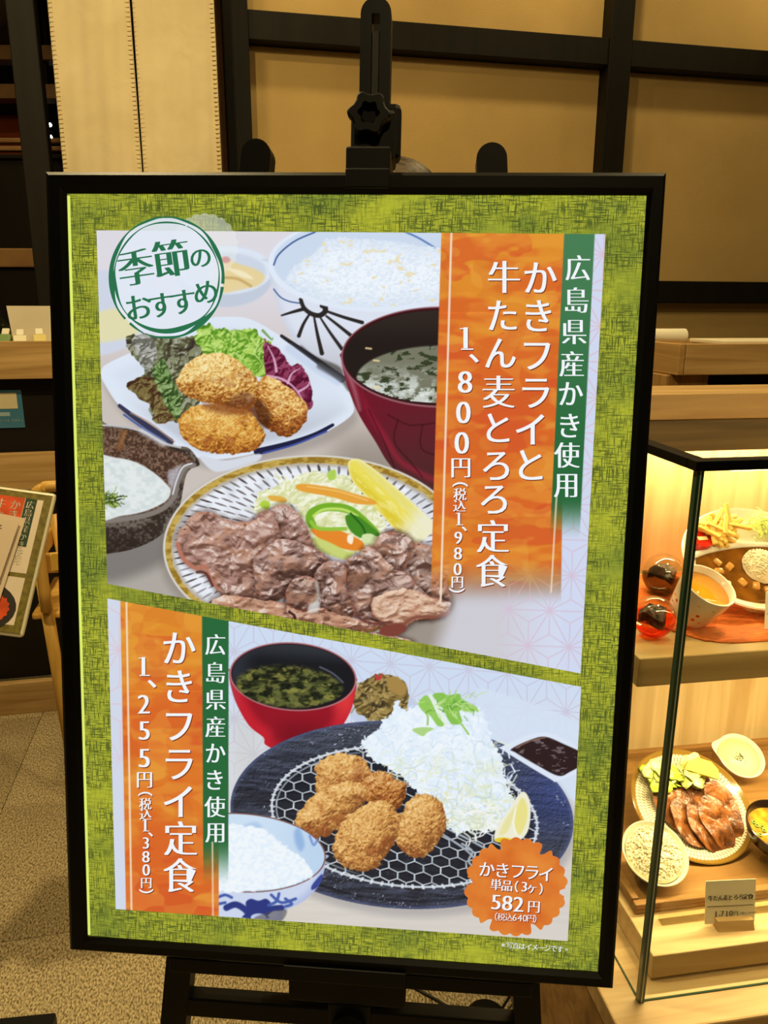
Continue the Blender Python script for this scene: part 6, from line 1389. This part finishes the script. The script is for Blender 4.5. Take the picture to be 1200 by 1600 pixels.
# wifi sign on the dark panel
s0_, sz1 = lp(-46, 610, .05); s1_, sz0 = lp(40, 668, .05)
sg_ = thing('wifi_sign', 'small blue wifi sign with a cream inset on the dark counter panel', 'sign', lw((s0_ + s1_) / 2, .0495, (sz0 + sz1) / 2), YAW)
ww, hh2 = (s1_ - s0_) / 2, (sz1 - sz0) / 2; SM = RX(90)
obj('sign_board', G().bbox(-ww, ww, -hh2, hh2, 0, .004, .0015), mat('blue_sign', (66, 124, 160), .45), sg_, M=SM)
obj('cream_inset', G().bbox(-ww * .86, ww * .80, hh2 * .02, hh2 * .84, .004, .005, .0004), mat('cream_inset', (226, 214, 176), .5), sg_, M=SM)
obj('ssid_box', G().box(-ww * .8, ww * .45, -hh2 * .36, -hh2 * .16, .004, .0046), mat('pale_blue_box', (160, 186, 196), .5), sg_, M=SM)
flat_text('lettering', [(c, ww * .90 - (10 - i) * .0082, hh2 * .60, .015) for i, c in enumerate('N_Free_WiFi')], SM, mat('pale_ink', (216, 226, 228), .6), sg_, z=.0047, dx=.01)
flat_text('lettering', [('N', ww - .078, -hh2 * .55, .022)], SM, M_INK, sg_, z=.0056, dx=.01)
# child's wooden seat between the counter and the poster
hc0 = at_z(92, 1075, 0.10)
hx, hy = -1.00, 2.22
hc = thing('child_seat', 'light wooden child high chair partly hidden by the poster frame', 'high chair', (hx, hy, 0), YAW)
M_HC = wood('honey_beech', (196, 148, 66), (224, 180, 96), 2, .35)
def pole(a, b_, r=.017): return G().tube([a, b_], r, 12)
pa = at_y(62, 885, hy - .12); pb_ = at_y(92, 1062, hy - .16)
def tl(p): v = Vector(p) - Vector((hx, hy, 0)); return tuple(RZ(-12).to_3x3() @ v)
A, B = Vector(tl(pa)), Vector(tl(pb_)); d_ = (B - A)
foot = A + d_ * ((A.z - .0) / (A.z - B.z)); top = A - d_ * ((.80 - A.z) / (A.z - B.z))
obj('leg', pole(tuple(top), tuple(foot), .018), M_HC, hc, smooth=True)
for (ox, oy) in ((.30, 0), (.02, .30), (.30, .30)): obj('leg', pole((top.x * (1 if not ox else 1) + ox - .02, top.y + oy - .02 * (oy > 0), .80), (foot.x + ox, foot.y + oy, 0), .018), M_HC, hc, smooth=True)
rp = tl(at_y(50, 761, hy - .16)); zr = rp[2]; xl_, yl_ = rp[0], rp[1]
pts = [(xl_ + .38, yl_, zr), (xl_ + .07, yl_, zr), (xl_ + .03, yl_, zr - .004), (xl_ + .006, yl_, zr - .022), (xl_, yl_, zr - .06), (xl_, yl_, .60)]
obj('guard_rail', G().tube([tuple(p) for p in spl(pts, 4, False)], .016, 12), M_HC, hc, smooth=True)
for (px_, py_) in ((xl_ + .16, yl_), (xl_ + .34, yl_)): obj('rail_post', pole((px_, py_, zr), (px_, py_, .60), .012), M_HC, hc, smooth=True)
obj('seat', G().bbox(top.x - .03, top.x + .33, top.y - .02, top.y + .31, .56, .58, .006), M_HC, hc)
obj('seat_apron', G().bbox(top.x - .03, top.x + .33, top.y - .02, top.y + .0, .70, .76, .006).bbox(top.x - .03, top.x - .01, top.y + .001, top.y + .31, .70, .76, .006), M_HC, hc)
obj('foot_bar', pole((foot.x - .01, foot.y, .22), (foot.x + .31, foot.y, .22), .012), M_HC, hc, smooth=True)
stp = at_y(86, 880, hy - .135); sl_ = tl(stp)
obj('sticker', G().box(-.03, .03, -.0015, 0, -.025, .025), mat('yellow_sticker', (214, 176, 70), .5), hc, M=T(sl_[0] + .02, top.y - .0205, .735), label='yellow sticker'); obj('red_star', G().prism([(.011 * (1 if k % 2 else .45) * math.sin(k * math.pi / 5), .011 * (1 if k % 2 else .45) * math.cos(k * math.pi / 5)) for k in range(10)], 0, .001, RX(90)), mat('red_sticker', (196, 40, 30), .5), hc, M=T(sl_[0] + .015, top.y - .0225, .74))

# menu board on a floor stand
mTR = at_y(88, 771, 1.47); mBR = at_y(35, 996, 1.33); ex = Vector((1, .12, .02)).normalized(); up = Vector(mTR - mBR); H_ = up.length; up.normalize(); ex = (ex - up * ex.dot(up)).normalized(); nz = ex.cross(up); MWd = H_ * .74
org = Vector(mBR) - ex * MWd
MM = Matrix(((ex.x, up.x, nz.x, org.x), (ex.y, up.y, nz.y, org.y), (ex.z, up.z, nz.z, org.z), (0, 0, 0, 1)))
mst = thing('menu_stand', 'black floor stand holding a tilted menu sheet of oyster set meals', 'menu stand', M=MM)
M_OLIVE = mat('olive_menu_print', (112, 100, 40), .5, var=.15, vscale=90); M_MWHITE = mat('white_menu_print', (222, 206, 186), .5, var=.03); M_MOR = mat('orange_menu_print', (206, 76, 26), .5, var=.12, vscale=25); M_MGR = mat('green_menu_print', (34, 64, 40), .5); M_MTXT = mat('white_menu_ink', (240, 232, 214), .5)
obj('backing_board', G().bbox(0, MWd, 0, H_, -.008, 0, .006), mat('clear_menu_edge', (214, 206, 178), .3), mst)
obj('menu_sheet', G().box(.004, MWd - .006, .006, H_ - .006, 0, .0008), M_OLIVE, mst)
rx = MWd - .02
obj('photo_field', G().box(.02, rx, H_ * .42, H_ - .018, .0008, .0012), M_MWHITE, mst); obj('orange_field', G().box(MWd * .2, rx - .035, H_ * .60, H_ - .018, .0012, .0015), M_MOR, mst); obj('green_field', G().box(rx - .034, rx - .012, H_ * .60, H_ - .018, .0012, .0015), M_MGR, mst)
obj('photo_field', G().box(.02, rx, .02, H_ * .39, .0008, .0012), M_MWHITE, mst); obj('plate_print', G().prism([(.075 * math.cos(t), .05 * math.sin(t)) for t in np.linspace(0, 6.28, 28)[:-1]], .0012, .0015), mat('dark_plate_print', (48, 40, 36), .5), mst, M=T(rx - .078, H_ * .17, 0))
obj('rosette_print', G().prism([(.024 * (1 + .06 * math.cos(14 * t)) * math.cos(t), .024 * (1 + .06 * math.cos(14 * t)) * math.sin(t)) for t in np.linspace(0, 6.28, 84)[:-1]], .0015, .0018), M_MOR, mst, M=T(rx - .040, .048, 0))
flat_text('lettering', [(c, rx - .023, -(H_ - .030 - .0160 * i), .0165) for i, c in enumerate('広島県産かき使用')], Matrix.Identity(4), M_MTXT, mst, z=.0017, dx=.03)
flat_text('lettering', [(c, rx - .050, -(H_ - .034 - .020 * i), .021) for i, c in enumerate('かきフライ')] + [(c, rx - .078, -(H_ - .034 - .020 * i), .021) for i, c in enumerate('牛たん麦とろ')] + [('1', rx - .104, -(H_ - .06), .02)], Matrix.Identity(4), M_MTXT, mst, z=.0018, dx=.03)
for k in range(2):
    M2 = T(-.022 + .012 * (1 - k), -.002 - .006 * k, .004 + .006 * k) @ RZ(-4 - 1.0 * k)
    lf = obj('menu_leaf', G().box(.0, MWd - .05, .04, H_ - .045, 0, .0006), mat('cream_menu_leaf_%d' % k, (214, 194, 170), .35), mst, M=M2)
    if k == 1: flat_text('lettering', [(c, MWd - .085, -(H_ - .066 - .019 * i), .018) for i, c in enumerate('チキン南蛮')], T(0, 0, 0), M_INK, lf, z=.0009, dx=.02)
inv2 = MM.inverted()
cxm = org + ex * MWd * .12 + up * H_ * .4
ft = Vector((cxm.x - .05, 1.20, .02)); pa_ = inv2 @ (cxm - nz * .012); pb2 = inv2 @ ft
obj('pole', G().tube([tuple(pa_), tuple(pb2)], .012, 12), M_BLACK, mst, smooth=True)
fpts = at_z(88, 1581, .03); fx = float(fpts[0]); fy = float(fpts[1])
MB_ = inv2 @ (T(fx, fy, 0) @ RZ(7))
obj('base_plate', G().bbox(-.46, 0, -.34, 0, 0, .03, .004), M_BLACK, mst, M=MB_)
obj('clip', G().bbox(MWd * .35, MWd * .55, -.012, .012, -.010, .010, .003), M_BLACKP, mst)
# ------------------------------------------------------------------ person standing behind the easel (only the hair clears the poster)
px_, py_ = .02, 1.66
def skin(name, verts, edges, radii, m, parent, root=0, lv=2):
    me = bpy.data.meshes.new(name); me.from_pydata(verts, edges, []); o = bpy.data.objects.new(name, me); _link(o); o.parent = parent
    o.modifiers.new('skin', 'SKIN'); sv = me.skin_vertices[0].data
    for i, r in enumerate(radii): sv[i].radius = r if isinstance(r, tuple) else (r, r); sv[i].use_root = (i == root)
    s = o.modifiers.new('sub', 'SUBSURF'); s.levels = lv; s.render_levels = lv; me.materials.append(m)
    dg = bpy.context.evaluated_depsgraph_get(); ev = bpy.data.meshes.new_from_object(o.evaluated_get(dg)); o.modifiers.clear(); o.data = ev; ev.materials.clear(); ev.materials.append(m)
    ev.polygons.foreach_set('use_smooth', [True] * len(ev.polygons)); ev.update(); bpy.data.meshes.remove(me); return o
per = thing('person', 'person with short dark hair standing behind the poster easel', 'person', (px_, py_, 0), math.radians(90))
M_SKIN = mat('skin', (196, 150, 116), .55, var=.03); M_SHIRT = mat('dark_shirt', (40, 40, 46), .85, var=.08); M_TROU = mat('dark_trousers', (26, 26, 30), .85, var=.06)
# faces local -y (turned to the side of the camera)
H0 = 1.735
V = [(0, 0, .95), (0, -.01, 1.15), (0, -.01, 1.34), (0, .0, 1.45), (0, -.005, 1.52), (0, -.015, 1.60), (0, -.012, 1.675), (0, .0, 1.715)]; E_ = [(i, i + 1) for i in range(7)]; R_ = [(.13, .10), (.125, .095), (.15, .10), (.06, .055), (.05, .052), (.068, .085), (.074, .092), (.045, .06)]
for s in (-1, 1):
    b0 = len(V); V += [(s * .18, 0, 1.40), (s * .225, .02, 1.14), (s * .235, -.03, .90), (s * .235, -.045, .82)]; E_ += [(2, b0), (b0, b0 + 1), (b0 + 1, b0 + 2), (b0 + 2, b0 + 3)]; R_ += [.055, .042, .030, (.022, .036)]
    for k in range(4):
        c0_ = len(V); fy_ = -.072 + .018 * k; L_ = [.070, .08, .076, .06][k]
        V += [(s * .236, fy_ + .002, .79), (s * .232, fy_ - .002, .79 - L_ * .5), (s * .226, fy_ - .004, .79 - L_)]; E_ += [(b0 + 3, c0_), (c0_, c0_ + 1), (c0_ + 1, c0_ + 2)]; R_ += [.010, .0085, .007]
    c0_ = len(V); V += [(s * .225, -.085, .80), (s * .218, -.098, .765)]; E_ += [(b0 + 3, c0_), (c0_, c0_ + 1)]; R_ += [.011, .008]
    b0 = len(V); V += [(s * .095, 0, .88), (s * .10, -.01, .50), (s * .10, .02, .10), (s * .105, -.06, .045), (s * .11, -.14, .035)]; E_ += [(0, b0), (b0, b0 + 1), (b0 + 1, b0 + 2), (b0 + 2, b0 + 3), (b0 + 3, b0 + 4)]; R_ += [.085, .058, .042, (.04, .035), (.038, .022)]
body = skin('body', V, E_, R_, M_SKIN, per)
obj('nose', G().ball((0, -.102, 1.615), .014, .018, .022, 12, 8), M_SKIN, per, smooth=True)
for s in (-1, 1):
    obj('eye', G().ball((s * .031, -.086, 1.642), .011, .009, .007, 12, 8), mat('eye_white', (226, 220, 210), .3) if s < 0 else bpy.data.materials['eye_white'], per, smooth=True)
    obj('ear', G().ball((s * .082, .006, 1.62), .010, .020, .030, 12, 8), M_SKIN, per, smooth=True)
obj('mouth', G().ball((0, -.094, 1.572), .022, .006, .006, 12, 6), mat('lips', (160, 96, 84), .5), per, smooth=True)
sh = skin('shirt', [(0, 0, .90), (0, -.01, 1.14), (0, -.01, 1.33), (0, 0, 1.43), (-.185, 0, 1.40), (-.227, .02, 1.15), (-.236, -.025, .93), (.185, 0, 1.40), (.227, .02, 1.15), (.236, -.025, .93)], [(0, 1), (1, 2), (2, 3), (2, 4), (4, 5), (5, 6), (2, 7), (7, 8), (8, 9)], [(.15, .115), (.142, .11), (.165, .115), (.075, .07), .068, .054, .044, .068, .054, .044], M_SHIRT, per)
tr = skin('trousers', [(0, 0, .93), (-.10, 0, .84), (-.102, -.01, .50), (-.102, .018, .12), (.10, 0, .84), (.102, -.01, .50), (.102, .018, .12)], [(0, 1), (1, 2), (2, 3), (0, 4), (4, 5), (5, 6)], [(.148, .115), .102, .072, .06, .102, .072, .06], M_TROU, per)
for s in (-1, 1): obj('shoe', G().bbox(s * .107 - .045, s * .107 + .045, -.185, .075, 0, .075, .028, seg=3), mat('black_shoe', (20, 20, 20), .4) if s < 0 else bpy.data.materials['black_shoe'], per, smooth=True)
M_HAIR = mat('dark_hair', (40, 32, 24), .38, var=.5, vscale=160, c2=(92, 78, 60), stretch=(1, .12, .35), bump=.8, bscale=320, spec=.5)
g = G(); V = []; F = []; n, m_ = 48, 16
for j in range(m_ + 1):
    ph = math.pi / 2 - j / m_ * math.radians(118)
    for i in range(n):
        t = 2 * math.pi * i / n; fr = max(0, -math.sin(t)); low_ = ph if ph > 0 else ph * (1 - .85 * fr ** 1.5)
        r_ = 1 + .018 * math.sin(23 * t + 3 * math.sin(6 * ph)) + .012 * math.sin(41 * t)
        V.append((.090 * r_ * math.cos(low_) * math.cos(t), .106 * r_ * math.cos(low_) * math.sin(t) + .004, 1.640 + .099 * math.sin(low_)))
for j in range(m_):
    for i in range(n): k = (i + 1) % n; F.append((j * n + i, (j + 1) * n + i, (j + 1) * n + k, j * n + k))
obj('hair', G().add(V, F), M_HAIR, per, smooth=True)
